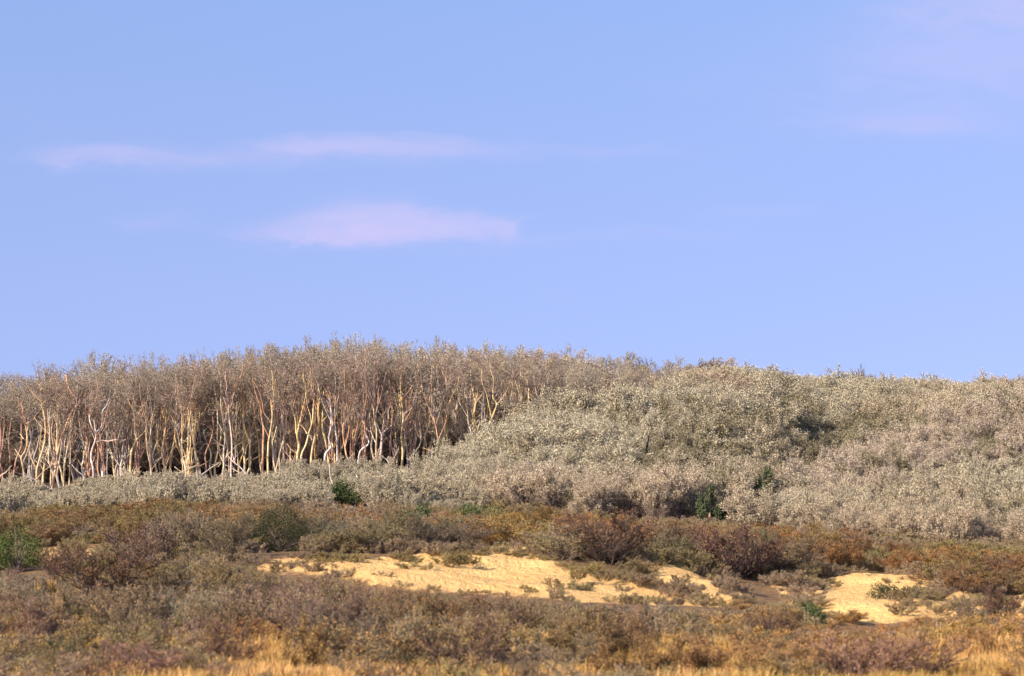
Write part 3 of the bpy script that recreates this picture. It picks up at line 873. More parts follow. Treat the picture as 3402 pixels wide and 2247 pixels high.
# traced trees: crop, trunk from the ground up, width in crop pixels, bark, branches, crown or not, label
TREES = [
 (1, [(215,1460),(210,1300),(195,1200),(185,1150),(215,1100),(238,1030),(235,960),(225,880),(215,810)], 22, 'ochre', [[(190,1150),(160,1120),(130,1075)],[(205,990),(170,940),(115,905)]], 1, 'ochre trunk with a deep S bend and a white stub at its elbow'),
 (1, [(320,1400),(320,1260),(350,1150),(385,1030),(395,940),(390,830),(375,740),(365,690),(365,600)], 22, 'ochre', [[(320,1250),(270,1150),(240,1010),(235,930)],[(365,690),(395,660),(440,635)]], 1, 'bowed ochre trunk forking near the ground, beside the long leaning red trunk'),
 (1, [(450,1430),(470,1310),(490,1200),(505,1090),(530,990),(560,910),(590,830),(630,745),(670,680),(655,620),(610,570),(585,510),(572,430)], 22, 'orange', [[(590,830),(620,805),(655,795)],[(480,1215),(440,1190),(410,1170)]], 1, 'long leaning red brown trunk with a sharp kink high up'),
 (1, [(440,1370),(445,1220),(465,1130),(465,1040)], 14, 'ochre', [], 1, 'thin ochre stem standing just behind the foot of the leaning red trunk'),
 (1, [(735,1395),(725,1310),(712,1240),(725,1160),(745,1090),(760,1020)], 20, 'white', [[(725,1280),(770,1260),(800,1240)]], 1, 'short white trunk angled like a knee beside a pink curved trunk'),
 (1, [(810,1360),(812,1260),(790,1160),(800,1080),(828,1000),(830,945),(800,890),(780,830),(775,780)], 22, 'pink', [[(830,940),(820,850),(805,760),(805,680),(775,635)],[(840,930),(885,870),(890,750),(925,700),(950,630)],[(838,1020),(885,1002),(940,1008),(1010,994),(1060,1004),(1092,992)]], 1, 'curved pink trunk with a bare horizontal limb and a grey upper fork'),
 (1, [(910,1290),(910,1230),(880,1130),(855,1040)], 15, 'red', [], 1, 'short reddish stem leaning beneath the horizontal limb'),
 (1, [(1010,1270),(1020,1190),(1015,1110)], 12, 'grey', [], 1, 'short thin grey stem under the end of the horizontal limb'),
 (1, [(1045,1240),(1070,1150),(1100,1100),(1095,1040)], 16, 'white', [[(1070,1150),(1090,1120),(1130,1100)]], 1, 'short pale crooked trunk beneath the tip of the horizontal limb'),
 (1, [(1130,1290),(1135,1180),(1140,1100),(1170,1030),(1185,1000),(1175,930),(1175,850),(1165,780),(1165,740)], 24, 'yellow', [[(1165,745),(1130,690),(1110,640)],[(1185,790),(1215,750),(1250,690)],[(1185,1000),(1260,920),(1300,860)]], 1, 'yellow trunk with a knobbly elbow halfway up and a V fork on top'),
 (1, [(1315,1290),(1300,1190),(1280,1100),(1275,1010),(1265,930)], 14, 'ochre', [[(1280,1050),(1310,930),(1310,830)]], 1, 'slender ochre stem standing alone beside the straight brick red trunk'),
 (1, [(1415,1290),(1435,1180),(1425,1080),(1425,960),(1425,820),(1420,700)], 20, 'red', [[(1420,700),(1350,600),(1320,530)]], 1, 'straight solitary brick red trunk against the dark wood'),
 (1, [(1615,1280),(1600,1190),(1580,1110),(1560,1030),(1540,930),(1530,885)], 22, 'pale', [[(1530,885),(1505,830),(1480,780)],[(1535,880),(1550,860),(1572,850)],[(1590,1150),(1620,1135)]], 1, 'pale ochre trunk leaning outward from the foot of the tall yellow clump'),
 (1, [(1735,1290),(1720,1190),(1695,1110),(1690,1000),(1700,900),(1700,780),(1690,650),(1675,530)], 28, 'yellow', [[(1715,920),(1735,760),(1740,600),(1765,520)],[(1725,800),(1780,740),(1840,620)]], 1, 'tall thick yellow trunk with twin upper stems, tallest of its clump'),
 (1, [(1640,1240),(1630,1120),(1635,980),(1640,850),(1665,740),(1675,640)], 20, 'ochre', [[(1680,945),(1650,900),(1630,870)],[(1670,1200),(1660,1100),(1690,1060)]], 1, 'ochre trunk pressed close beside the tallest thick yellow trunk'),
 (1, [(1582,1080),(1580,1020),(1580,880),(1580,740)], 13, 'ochre', [], 1, 'thin ochre stem behind the trunk that leans from the yellow clump'),
 (1, [(1865,1240),(1880,1150),(1900,1050),(1918,980),(1918,905),(1918,800),(1918,690)], 20, 'yellow', [[(1920,970),(1960,1010),(2000,1050)],[(1880,1230),(1920,1150),(1950,1080),(2000,1010)]], 1, 'leaning yellow trunk with a diagonal side stem from its foot'),
 (1, [(2005,1290),(2010,1180),(2015,1050),(2005,920),(1990,800),(1985,660)], 22, 'pink', [[(1995,720),(2015,680),(2020,625)],[(2030,1280),(2045,1100),(2030,950)]], 1, 'pinkish trunk whose white topped fork rises between two yellow trunks'),
 (1, [(2125,1290),(2125,1180),(2115,1080),(2115,980),(2115,860),(2115,730),(2100,640),(2100,520)], 24, 'yellow', [[(2115,1010),(2180,960),(2260,900)],[(2145,1000),(2175,920),(2200,850)],[(2110,1010),(2020,1080),(1890,1235)]], 1, 'upright yellow trunk crossed by long diagonal pale limbs'),
 (1, [(2280,1230),(2285,1060),(2290,940),(2275,800),(2270,700)], 18, 'orange', [], 1, 'orange stem beside the yellow trunk with crossing limbs'),
 (1, [(550,1340),(555,1250),(560,1160)], 13, 'pale', [[(590,1230),(620,1190),(660,1160)]], 1, 'short pale dead stem standing between the leaning red and knee shaped trunks'),
 (1, [(612,1130),(610,1030),(610,900)], 13, 'ochre', [[(610,990),(640,900),(650,840)]], 1, 'thin ochre stem rising behind the kinked leaning trunk'),
 (1, [(0,1320),(50,1280),(100,1220)], 15, 'pale', [], 0, 'pale fallen limb slanting out of the dark edge of the wood'),
 (2, [(105,1180),(105,1130),(110,1020),(125,930),(145,830),(135,700)], 22, 'yellow', [[(150,1000),(170,930),(180,880)]], 1, 'yellow trunk closely paired with a reddish trunk'),
 (2, [(50,1200),(55,1180),(60,1000),(60,870),(50,760)], 20, 'red', [[(10,920),(30,905)]], 1, 'reddish trunk closely paired with a yellow trunk'),
 (2, [(175,1260),(205,1130),(235,1010),(260,940)], 15, 'ochre', [], 1, 'short slanting ochre stem low beside the yellow S curved trunk'),
 (2, [(300,1140),(300,1040),(290,920),(265,800),(250,690)], 15, 'ochre', [[(300,960),(265,920),(230,905)]], 1, 'slim ochre stem bowed toward the double stemmed yellow trunk'),
 (2, [(370,1260),(360,1150),(375,1040),(360,950),(385,840),(410,720),(430,640),(440,560)], 28, 'yellow', [[(350,940),(345,830),(325,730),(345,630)],[(350,1110),(310,1080),(270,1030)],[(460,530),(470,460),(480,400)]], 1, 'double stemmed S curved yellow trunk, stoutest near the wood\'s middle'),
 (2, [(395,1140),(435,1040),(460,940),(490,840),(500,700),(510,600)], 20, 'yellow', [[(445,945),(420,900),(390,865)],[(490,1000),(470,960),(440,930)]], 1, 'bending yellow trunk beside the double stemmed S curved one, crossed by thin pale twigs'),
 (2, [(480,1190),(490,1080),(520,950),(545,890),(540,760),(540,660)], 22, 'yellow', [[(545,890),(600,810),(640,775)],[(460,1270),(490,1210),(535,1170)]], 1, 'yellow Y forked trunk next to the bright white trunk'),
 (2, [(600,1215),(605,1120),(650,1060),(635,980),(650,900),(655,770),(645,680),(638,630)], 24, 'white', [[(640,690),(610,650),(570,625)]], 1, 'tall bright white trunk with a kink near its foot'),
 (2, [(720,1190),(715,1100),(710,1000),(735,880),(750,790),(762,700),(762,590)], 24, 'orange', [[(760,640),(800,640),(815,590)],[(690,1090),(670,1070)]], 1, 'tall orange trunk crossing a white stem beside the bright white trunk'),
 (2, [(705,1020),(695,940),(688,860),(685,760),(690,560)], 17, 'white', [], 1, 'slim whitish stem between the white and orange trunks'),
 (2, [(810,1220),(785,1120),(765,1010),(755,930)], 22, 'orange', [[(740,1270),(770,1250),(820,1235)]], 1, 'orange trunk leaning at the foot of the tall crossing orange one'),
 (2, [(835,1170),(850,1080),(868,1000),(870,910)], 16, 'orange', [[(800,1000),(840,960),(870,910)]], 1, 'short orange stem leaning opposite to its thick orange neighbour'),
 (2, [(885,1300),(890,1180),(910,1090),(980,1030),(960,960),(945,900)], 19, 'white', [[(985,925),(950,880),(920,800),(860,745)]], 1, 'white trunk curled like a hook low in the wood'),
 (2, [(935,1140),(925,980),(925,850),(925,680)], 17, 'yellow', [], 1, 'straight thin yellow stem behind the hook shaped white trunk'),
 (2, [(1080,1180),(1090,1050),(1095,950),(1110,850),(1105,760),(1080,680)], 26, 'pink', [[(1100,940),(1200,850),(1280,770),(1340,730)],[(1110,770),(1140,730),(1165,670)],[(1015,1170),(1050,1130),(1075,1070)],[(1090,950),(1060,880),(1050,850)]], 1, 'pinkish white spreading trunk with a long white diagonal arm'),
 (2, [(1045,1060),(1050,950),(1040,860),(1025,770),(1020,600)], 18, 'ochre', [[(1040,1020),(1000,920),(985,760)]], 1, 'ochre stem just behind the spreading pinkish white trunk'),
 (2, [(1200,1180),(1205,1080),(1200,990)], 17, 'white', [], 0, 'broken white stump standing alone under the diagonal white arm'),
 (2, [(1275,1110),(1265,1000),(1265,920),(1280,800),(1265,650),(1255,500)], 18, 'yellow', [[(1280,780),(1350,720),(1400,640)]], 1, 'yellow stem touched by the tip of the long white diagonal arm'),
 (2, [(1460,1120),(1465,1010),(1485,880),(1495,780)], 20, 'ochre', [[(1465,940),(1450,900)]], 1, 'plain ochre trunk between the wavy yellow stem and the big straight yellow trunk'),
 (2, [(1370,1160),(1372,1110),(1420,1050),(1440,960)], 14, 'pale', [], 1, 'short pale bent stem low beside the plain ochre trunk'),
 (2, [(1555,1230),(1570,1120),(1580,1030),(1570,920),(1555,850)], 17, 'orange', [], 1, 'orange footed stem with whitish top at the big straight yellow trunk'),
 (2, [(1625,1130),(1630,1030),(1640,930),(1650,780),(1660,650),(1655,500)], 30, 'yellow', [[(1622,960),(1605,820),(1610,720)],[(1655,790),(1700,755),(1750,730)],[(1650,560),(1600,590),(1550,555)]], 1, 'big straight yellow trunk standing where the thicket slope begins'),
 (2, [(1880,1050),(1870,930),(1845,850),(1835,640)], 16, 'pale', [[(1880,900),(1950,790),(1965,640)]], 1, 'pale V forked trunk rising behind the thicket slope'),
 (2, [(2010,990),(2010,910),(2040,830),(2075,740),(2090,680),(2060,640)], 20, 'yellow', [[(1935,1000),(1930,890),(1960,840),(2010,830)],[(2085,700),(2120,660),(2130,620)]], 1, 'zigzag yellow trunk with a small side stem above the thicket slope'),
 (3, [(135,960),(135,940),(140,800),(145,680),(150,560)], 22, 'yellow', [[(145,700),(110,690),(90,700)]], 1, 'last lone yellow trunk before the wood gives way to thicket'),
]

R = random.Random(77)
for k, (reg, tr, wpx, colour, brs, has_crown, label) in enumerate(TREES):
    Yt = 149.0 + (k * 37 % 23) / 23 * 4.5
    px = [cpx(reg, p) for p in tr]
    base = at(px[0][0], px[0][1], Yt)
    root = link('tree' if has_crown else 'dead_sapling', None, None, (base.x, base.y, gz(base.x, base.y)))
    root.rotation_euler = (0, 0, 0)
    tag(root, label, 'tree' if has_crown else 'dead wood', 'bare trunked trees at the edge of the wood' if has_crown else None)
    wr = wpx * KX / F * Yt * 0.5 * 1.0
    tk, sp = limb('trunk', px, wr, Yt, root, colour, R, True)
    for b in brs:
        bc = colour if R.random() < 0.7 else R.choice(['white', 'grey', 'pale'])
        limb('branch', [cpx(reg, p) for p in b], wr * 0.55, Yt, root, bc, R, False, 0.6)
    if has_crown:
        tip = sp[-1]
        tp = col(tip.x, tip.y)
        foot = sp[int((len(sp) - 1) * 0.93)].copy()
        top = row_z(np.interp(tp, SKY_X, SKY_Y) + R.uniform(4, 26), Yt)
        foot.z = min(foot.z, top - 1.5)
        tn = 1.0 + R.uniform(-0.1, 0.12)
        add_crown(root, foot, top, R.uniform(2.2, 3.0), R, (tn * R.uniform(1.0, 1.12), tn * 0.97, tn * R.uniform(0.88, 1.0)), LIGHT)
        # limbs that carry on up into the crown
        for q in range(R.choice([2, 3, 3, 4])):
            j = int((len(sp) - 1) * (1.0 if q == 0 else R.uniform(0.55, 1.0)))
            st_ = sp[j]
            zt = st_.z + (top - st_.z) * R.uniform(0.6, 0.92)
            dxx = R.uniform(-0.25, 0.25) if q == 0 else R.choice([-1, 1]) * R.uniform(0.3, 0.95)
            pts_ = [st_ + Vector((dxx * f_ ** 0.7 + R.uniform(-0.09, 0.09) * (f_ > 0), R.uniform(-0.25, 0.1) * f_, (zt - st_.z) * f_)) for f_ in (0, 0.25, 0.5, 0.75, 1)]
            spq = spline(pts_, 3)
            r_ = wr * (0.55 if q == 0 else 0.40)
            V, Fc = chain_tube([p - root.location for p in spq], [r_ * (1 - 0.6 * i / (len(spq) - 1)) for i in range(len(spq))], 5)
            o = link('limb', poly_mesh('limb', [(V, Fc)], [M_BARK]), root)
            o.color = rgba(BARKS[R.choice(['red', 'orange', 'orange', colour, colour])])

# the trees deeper in the wood: one of each kind, then copies
SLIM = []
for i in range(5):
    Rk = random.Random(900 + i)
    parts = []
    for s in range(Rk.choice([1, 2, 2, 3])):
        x, y = Rk.uniform(-0.25, 0.25), Rk.uniform(-0.25, 0.25)
        pts, lx, ly = [], 0, 0
        for z in (0, 0.8, 1.6, 2.4, 3.3, 4.2, 5.2):
            pts.append((x + lx, y + ly, z))
            lx += Rk.gauss(0, 0.12); ly += Rk.gauss(0, 0.12)
        sp = spline(pts, 3)
        r0 = Rk.uniform(0.045, 0.075)
        parts.append(chain_tube(sp, [r0 * (1 - 0.7 * j / (len(sp) - 1)) for j in range(len(sp))], 6))
        for b in range(Rk.randint(3, 6)):
            q = sp[Rk.randint(3, len(sp) - 4)]
            e = q + Vector((Rk.uniform(-0.9, 0.9), Rk.uniform(-0.6, 0.6), Rk.uniform(0.2, 1.1)))
            parts.append(chain_tube([q, (q + e) / 2 + Vector((0, 0, Rk.uniform(-.12, .12))), e], [r0 * 0.4, r0 * 0.3, r0 * 0.15], 4))
    SLIM.append(poly_mesh('slim_trunk', parts, [M_BARK]))

R = random.Random(5)
proto = None
spots = []
for Yd, n in ((157.5, 22), (160.5, 32), (164, 36), (169, 36), (175, 34), (182, 34), (190, 36)):
    for j in range(n):
        p = -40 + (600 + (Yd - 156) * 4.2 + 40) * (j + R.random()) / n
        spots.append((p, Yd + R.uniform(-2.5, 2.5)))
n_deep = len(spots)
for j in range(70):
    spots.append((-6 + 560 * (j + R.random()) / 70, R.uniform(151.5, 156)))
for k_, (p, Yd) in enumerate(spots):
    front_row = k_ >= n_deep
    x = (p - 512) / F * Yd
    g = gz(x, Yd)
    row = np.interp(p, SKY_X, SKY_Y) + (R.uniform(-5, 12) if Yd > 172 else R.uniform(2, 26))
    h = row_z(row, Yd) - g
    if h < 1.8:
        continue
    root = link('slender_tree', None, None, (x, Yd, g))
    if front_row:
        tag(root, 'slim pale bare tree filling a gap between the bold front trunks', 'tree', 'slim trees between the front trunks')
    else:
        tag(root, 'slender bare tree deep in the dark wood behind the pale trunks', 'tree', 'slender trees deep in the wood')
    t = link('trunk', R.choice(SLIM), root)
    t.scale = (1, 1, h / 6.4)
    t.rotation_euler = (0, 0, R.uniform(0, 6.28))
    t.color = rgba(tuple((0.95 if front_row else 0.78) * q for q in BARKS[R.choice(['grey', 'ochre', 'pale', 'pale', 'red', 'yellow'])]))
    tn = (1.0 + R.uniform(-0.12, 0.12)) * (1.0 + 0.14 * min(max((p - 380) / 120, 0), 1))
    f = 0.66 if front_row else R.uniform(0.22, 0.40) if Yd > 160 else R.uniform(0.42, 0.52)
    add_crown(root, Vector((x, Yd, g + h * f)), g + h, R.uniform(2.3, 3.1), R, (tn * R.uniform(0.97, 1.06), tn * 0.99, tn * R.uniform(0.92, 1.0)), LIGHT if front_row or R.random() < 0.4 else CROWNS)

# dead limbs that lean or lie among the front trunks
for j in range(18):
    p = 15 + 480 * (j + R.random()) / 18
    Yl = R.uniform(148.2, 150.5)
    x = (p - 512) / F * Yl
    g = gz(x, Yl)
    root = link('dead_limb', None, None, (x, Yl, g))
    tag(root, 'thin dead limb leaning among the front trunks', 'dead wood', 'dead limbs leaning among the front trunks')
    L, a_ = R.uniform(1.0, 2.4), R.choice([-1, 1]) * R.uniform(0.5, 1.15)
    pts = [Vector((math.sin(a_) * L * f_ + R.uniform(-.06, .06), R.uniform(-.1, .1), 0.1 + math.cos(a_) * L * f_ + R.uniform(-.06, .06))) for f_ in (0, .25, .5, .75, 1)]
    sp = spline(pts, 3)
    r0 = R.uniform(0.03, 0.05)
    V, Fc = chain_tube(sp, [r0 * (1 - 0.6 * i / (len(sp) - 1)) for i in range(len(sp))], 5)
    parts = [(V, Fc)]
    for q in range(2):
        b_ = sp[R.randint(4, len(sp) - 3)]
        e_ = b_ + Vector((R.uniform(-.5, .5), R.uniform(-.2, .2), R.uniform(0.1, 0.6)))
        parts.append(chain_tube([b_, (b_ + e_) / 2 + Vector((0, 0, .05)), e_], [r0 * .5, r0 * .4, r0 * .2], 4))
    o = link('trunk', poly_mesh('trunk', parts, [M_BARK]), root)
    o.color = rgba(BARKS[R.choice(['white', 'pale', 'grey', 'ochre'])])

# ------------------------------------------------------------------ things on the hill
Rh = random.Random(12)
def snag(reg, pts, wpx, colour, Y, name, label, cat, to_ground=True):
    px = [cpx(reg, p) for p in pts]
    b = at(px[0][0], px[0][1], Y)
    root = link(name, None, None, (b.x, b.y, gz(b.x, b.y)))
    tag(root, label, cat)
    limb('trunk', px, wpx * KX / F * Y * 0.5, Y, root, colour, Rh, to_ground, 0.5, 0.05)
    return root


def hill_Y(px, py):
    return on_ground(px, py, 118, 205)[1]


snag(3, [(1172, 1105), (1178, 1040), (1192, 958)], 26, 'dark', 137.6, 'charred_snag', 'dark dead snag leaning alone out of the hillside thicket', 'dead wood')
snag(2, [(1000, 1470), (1000, 1320), (985, 1295), (955, 1275)], 15, 'red', 133.0, 'dead_sapling', 'reddish dead stem standing in the pale scrub beside the green bush', 'dead wood')
snag(2, [(672, 1400), (645, 1310), (640, 1210)], 13, 'pink', 137.0, 'dead_sapling', 'pinkish bowed stem in the scrub in front of the bright white trunk', 'dead wood')
snag(1, [(2212, 1480), (2222, 1440), (2220, 1380)], 14, 'orange', 128.5, 'dead_sapling', 'short orange stem above the olive heath in pale scrub', 'dead wood')
snag(2, [(562, 1350), (562, 1322)], 24, 'white', 143.0, 'cut_stump', 'small white stump end below the Y forked yellow trunk', 'stump')
snag(2, [(875, 1345), (877, 1300)], 18, 'white', 138.5, 'cut_stump', 'small white stump below the hook shaped white trunk', 'stump')
snag(2, [(1243, 1400), (1244, 1350)], 20, 'pink', 134.0, 'cut_stump', 'pinkish stump tip in the scrub below the broken white stump', 'stump')
snag(1, [(890, 1310), (888, 1270)], 26, 'white', 147.5, 'cut_stump', 'white stump end at the foot of the curved pink trunk', 'stump')


def dense_bush(name, px, base_row, wpx, hpx, Y, mat, n, leaf, label, cat='bush', seed=1, lobes=1, shape=(0.5, 0.3)):
    r = np.random.default_rng(seed)
    x = (px - 512) / F * Y
    g = gz(x, Y)
    wd_, h = wpx / F * Y / 2, hpx / F * Y
    root = link(name, None, None, (x, Y, g - 0.03))
    P = []
    cs = [(0, 0, 0.0, 1.0)] if lobes == 1 else [(r.uniform(-.6, .6), r.uniform(-.5, .5), r.uniform(0, .2), r.uniform(.4, .65)) for _ in range(lobes)]
    for cx, cy, cz, s in cs:
        d = r.normal(size=(n // len(cs), 3)); d /= np.linalg.norm(d, axis=1, keepdims=True)
        d[:, 2] = np.abs(d[:, 2])
        rad = r.uniform(0.35, 1.0, len(d)) ** 0.5 * (1 + 0.25 * smooth_noise(d[:, 0] * 3 + 9 * cx, d[:, 1] * 3 + d[:, 2] * 2, 1.0, seed))
        P.append(np.stack([(cx + d[:, 0] * rad * s) * wd_, (cy + d[:, 1] * rad * s) * wd_, (cz + d[:, 2] * rad * (s if lobes > 1 else 1)) * h], axis=1))
    P = np.concatenate(P)
    P[:, 2] *= h / np.percentile(P[:, 2], 98)
    P[:, :2] *= wd_ / np.percentile(np.abs(P[:, 0]), 97)
    V, Fl = leaf_quads(P, leaf, shape[0], shape[1], seed)
    link('foliage', mesh_from('foliage', V, Fl, [mat]), root)
    segs = []
    for k in range(26):
        q = P[r.integers(len(P))]
        m = q * 0.5 * np.array([0.8, 0.8, 1.1])
        segs += [((0, 0, 0), tuple(m), 0.02, 0.013), (tuple(m), tuple(q), 0.013, 0.006)]
    V, Fl = tubes(segs, 4)
    link('stems', mesh_from('stems', V, Fl, [M_HEATH_TWIG]), root)
    tag(root, label, cat)
    return root


def pine(px, base_row, hpx, wpx, Y, label, seed):
    """young pine: trunk and upswept candle-like shoots thick with needles"""
    Rp = random.Random(seed)
    x = (px - 512) / F * Y
    g = gz(x, Y)
    h, wd_ = hpx / F * Y, wpx / F * Y / 2
    z0 = row_z(base_row, Y) - g
    root = link('young_pine', None, None, (x, Y, g))
    V, Fc = chain_tube([(0, 0, -0.1), (0.03, 0, (z0 + h) * 0.5), (0, 0.02, z0 + h)], [0.05, 0.04, 0.015], 6)
    t = link('trunk', poly_mesh('trunk', [(V, Fc)], [M_BARK]), root); t.color = rgba(BARKS['red'])
    N, S = [], []
    for k in range(24):
        f = Rp.random() ** 0.9
        a = Rp.uniform(0, 6.28)
        rr = wd_ * (1 - f * 0.75) * Rp.uniform(0.5, 1)
        z = z0 + h * f * 0.7
        e = Vector((math.cos(a) * rr, math.sin(a) * rr, z))
        up = e + Vector((math.cos(a) * 0.08, math.sin(a) * 0.08, h * Rp.uniform(0.22, 0.38)))
        S += [((0, 0, z - 0.1), tuple(e), 0.018, 0.012), (tuple(e), tuple(up), 0.012, 0.006)]
        for q in range(110):
            u = Rp.random()
            N.append(tuple(e.lerp(up, u) + Vector((Rp.gauss(0, .025), Rp.gauss(0, .025), 0))))
        for q in range(16):
            u = Rp.random()
            N.append(tuple(Vector((0, 0, z - 0.1)).lerp(e, u)))
    for q in range(140):
        N.append((Rp.gauss(0, .04), Rp.gauss(0, .04), z0 + h * Rp.uniform(0.55, 1.05)))
    V, Fl = tubes(S, 4)
    link('branches', mesh_from('branches', V, Fl, [M_HEATH_TWIG]), root)
    V, Fl = leaf_quads(np.array(N), 0.13, 0.3, 0.9, seed)
    link('needles', mesh_from('needles', V, Fl, [M_PINE]), root)
    tag(root, label, 'pine')


pine(709, 526, 39, 34, 125.6, 'young dark green pine at the foot of the thicket above the rust heath', 1)
pine(766, 513, 44, 32, 131.0, 'smaller green pine higher up among the hillside thicket', 2)
dense_bush('evergreen_bush', 351, 498, 36, 25, 133.0, M_GREEN, 4000, 0.085, 'leafy green bush in the pale scrub under the white trunks', seed=3, lobes=3)
dense_bush('round_bush', 281, 545, 62, 44, 97.5, M_OLIVEBUSH, 12000, 0.06, 'round dark olive green bush above the end of the sand bank', seed=4, shape=(0.35, 0.8))
dense_bush('bramble_bush', 18, 569, 62, 42, 98.0, M_LEAFGREEN, 6500, 0.065, 'bright green leafy bush beside the small sand hollow', seed=5, lobes=4)
dense_bush('creeping_bush', 902, 590, 58, 17, 87.5, M_DARKGREEN, 3000, 0.07, 'low dark green mat spreading on the upper edge of the sand hollow', seed=6, lobes=5)
dense_bush('creeping_bush', 806, 614, 36, 19, 79.0, M_GREEN, 1600, 0.07, 'low leafy green bush at the lower corner of the sand hollow', seed=7, lobes=3)
dense_bush('evergreen_bush', 478, 512, 46, 17, 122.0, M_GREEN, 2200, 0.08, 'low wide green bush along the top of the rust heath', seed=8, lobes=4)
dense_bush('evergreen_bush', 417, 520, 28, 20, 118.0, M_GREEN, 1800, 0.08, 'small dull green bush among the rust brown heath', seed=9, lobes=3)


# ------------------------------------------------------------------ scrub: every bush a thing of its own
def shrub(name, px, Y, height, width, variants, tint, leaf_tint, label, cat, group, R, vi=None):
    x = (px - 512) / F * Y
    root = link(name, None, None, (x, Y, gz(x, Y) - 0.04))
    st, fo = variants[R.randrange(len(variants)) if vi is None else vi][:2]
    unit = 1.2
    s = link('stems', st, root); f = link('foliage', fo, root)
    root.rotation_euler = (0, 0, R.uniform(0, 6.28))
    root.scale = (width / 1.5, width / 1.5 * R.uniform(0.85, 1.15), height / unit)
    s.color = rgba(tint); f.color = rgba(leaf_tint)
    tag(root, label, cat, group)
    return root


T_RUST = ((1.04, 0.90, 0.70), (1.22, 0.86, 0.50))
T_PURP = ((0.93, 0.94, 0.90), (0.86, 0.86, 0.78))
T_GREY = ((1.0, 1.0, 0.94), (0.92, 0.97, 0.84))
T_OLIV = ((0.98, 0.95, 0.80), (0.96, 0.90, 0.62))
T_GOLD = ((1.25, 1.02, 0.70), (1.35, 1.05, 0.55))
T_DARK = ((0.50, 0.43, 0.45), (0.72, 0.52, 0.40))


def jit(t, R, a=0.12):
    v = R.uniform(0.72, 1.06) if a > 0.1 else 1.0
    t = tuple(tuple(c * v for c in q) for q in t)
    return tuple(tuple(max(c * (1 + R.uniform(-a, a)), 0) for c in q) for q in t)


R = random.Random(21)


def gy(px, row):
    return on_ground(px, row, 56, 130)[1]


# hand placed, each one found again in the photograph
NAMED = [
    ('heath_shrub', 612, 91.5, 1.75, 2.4, BARE, T_DARK, 'dark purple brown bush standing on the rear edge of the long sand bank'),
    ('heath_shrub', 735, 95.0, 1.7, 3.0, BARE, T_DARK, 'wide dark bush with a rust top between the two sand areas'),
    ('heath_shrub', 560, 92.5, 1.2, 2.4, LEAFY, T_GREY, 'grey green rounded bush overhanging the crest of the sand bank'),
    ('heath_shrub', 108, gy(108, 606), 1.75, 2.6, BARE, T_DARK, 'large bare bush with black forked stems below the small sand hollow'),
    ('heath_shrub', 62, gy(62, 582), 1.1, 1.4, BARE, T_DARK, 'dark bare bush standing in front of the twin sand hollows'),
    ('heath_shrub', 190, gy(190, 600), 1.3, 2.2, BARE, T_OLIV, 'windswept olive bush with pale slanting stems beside the black forked bush'),
    ('sand_tuft', 850, 79.8, 0.45, 0.9, LEAFY, T_GOLD, 'small brown tuft growing alone in the middle of the sand hollow'),
    ('heath_shrub', 968, 79.5, 1.0, 1.2, BARE, T_PURP, 'thin grey bush with upright twigs beyond the end of the sand hollow'),
    ('heath_shrub', 1000, 80.5, 1.2, 1.6, BARE, T_DARK, 'dark dense bush on the strip of sand at the frame edge'),
    ('heath_shrub', 312, 66.0, 1.2, 1.5, BARE, T_PURP, 'bare bush with a dark bundle of stems in the near golden grass'),
    ('heath_shrub', 768, 69.0, 1.0, 1.1, BARE, T_DARK, 'single dark stemmed bush below the sand between the two sand areas'),
    ('heath_shrub', 640, 72.0, 0.8, 1.2, BARE, T_DARK, 'dark rounded bush in the olive grass below the sand bank'),
]
for nm, px, Y_, h, wd_, var, tn, lab in NAMED:
    a, b = jit(tn, R, 0.05)
    shrub(nm, px, Y_, h, wd_, var, a, b, lab, 'bush' if nm != 'sand_tuft' else 'tuft', None, R)

for px, Y_, top, w_, tn, lab in ((703, 187, 362, 3.4, T_DARK, 'dark brown bare bush standing out on the skyline of the thicket'),
                                 (716, 186, 366, 2.4, T_DARK, 'second dark skyline bush close beside the wider dark brown one'),
                                 (866, 187, 370, 2.6, T_OLIV, 'dark olive bush on the skyline above the thicket hollow'),
                                 (641, 188, 360, 1.8, T_GREY, 'thin grey bush poking above the skyline where the wood ends')):
    a, b = jit(tn, R, 0.03)
    x = (px - 512) / F * Y_
    shrub('skyline_bush', px, Y_, row_z(top, Y_) - gz(x, Y_), w_, BARE, a, b, lab, 'bush', None, R)

CROP_Y, CK = 493.64, 0.11653
BARKS['black'] = (0.07, 0.055, 0.05)


def bush_limbs(label_start, org, lines, wpx, colour, Y):
    root = next(o for o in bpy.data.objects if str(o.get('label', '')).startswith(label_start))
    Rb = random.Random(len(label_start))
    bpy.context.view_layer.update()
    inv = root.matrix_world.inverted()
    for ln in lines:
        pts = [inv @ at(org + p[0] * CK, CROP_Y + p[1] * CK, Y + Rb.uniform(-0.2, 0.2)) for p in ln]
        g = pts[0].copy(); g.z = min(-0.05, g.z - 0.05)
        sp = spline([g] + pts if ln[0][1] > ln[-1][1] and wpx > 14 else pts, 4)
        k = 1.0 / root.scale.x
        V, Fc = chain_tube(sp, [wpx * CK / F * Y * 0.5 * k * (1 - 0.6 * i / (len(sp) - 1)) for i in range(len(sp))], 6)
        o = link('limb', poly_mesh('limb', [(V, Fc)], [M_BARK]), root)
        o.color = rgba(BARKS[colour])


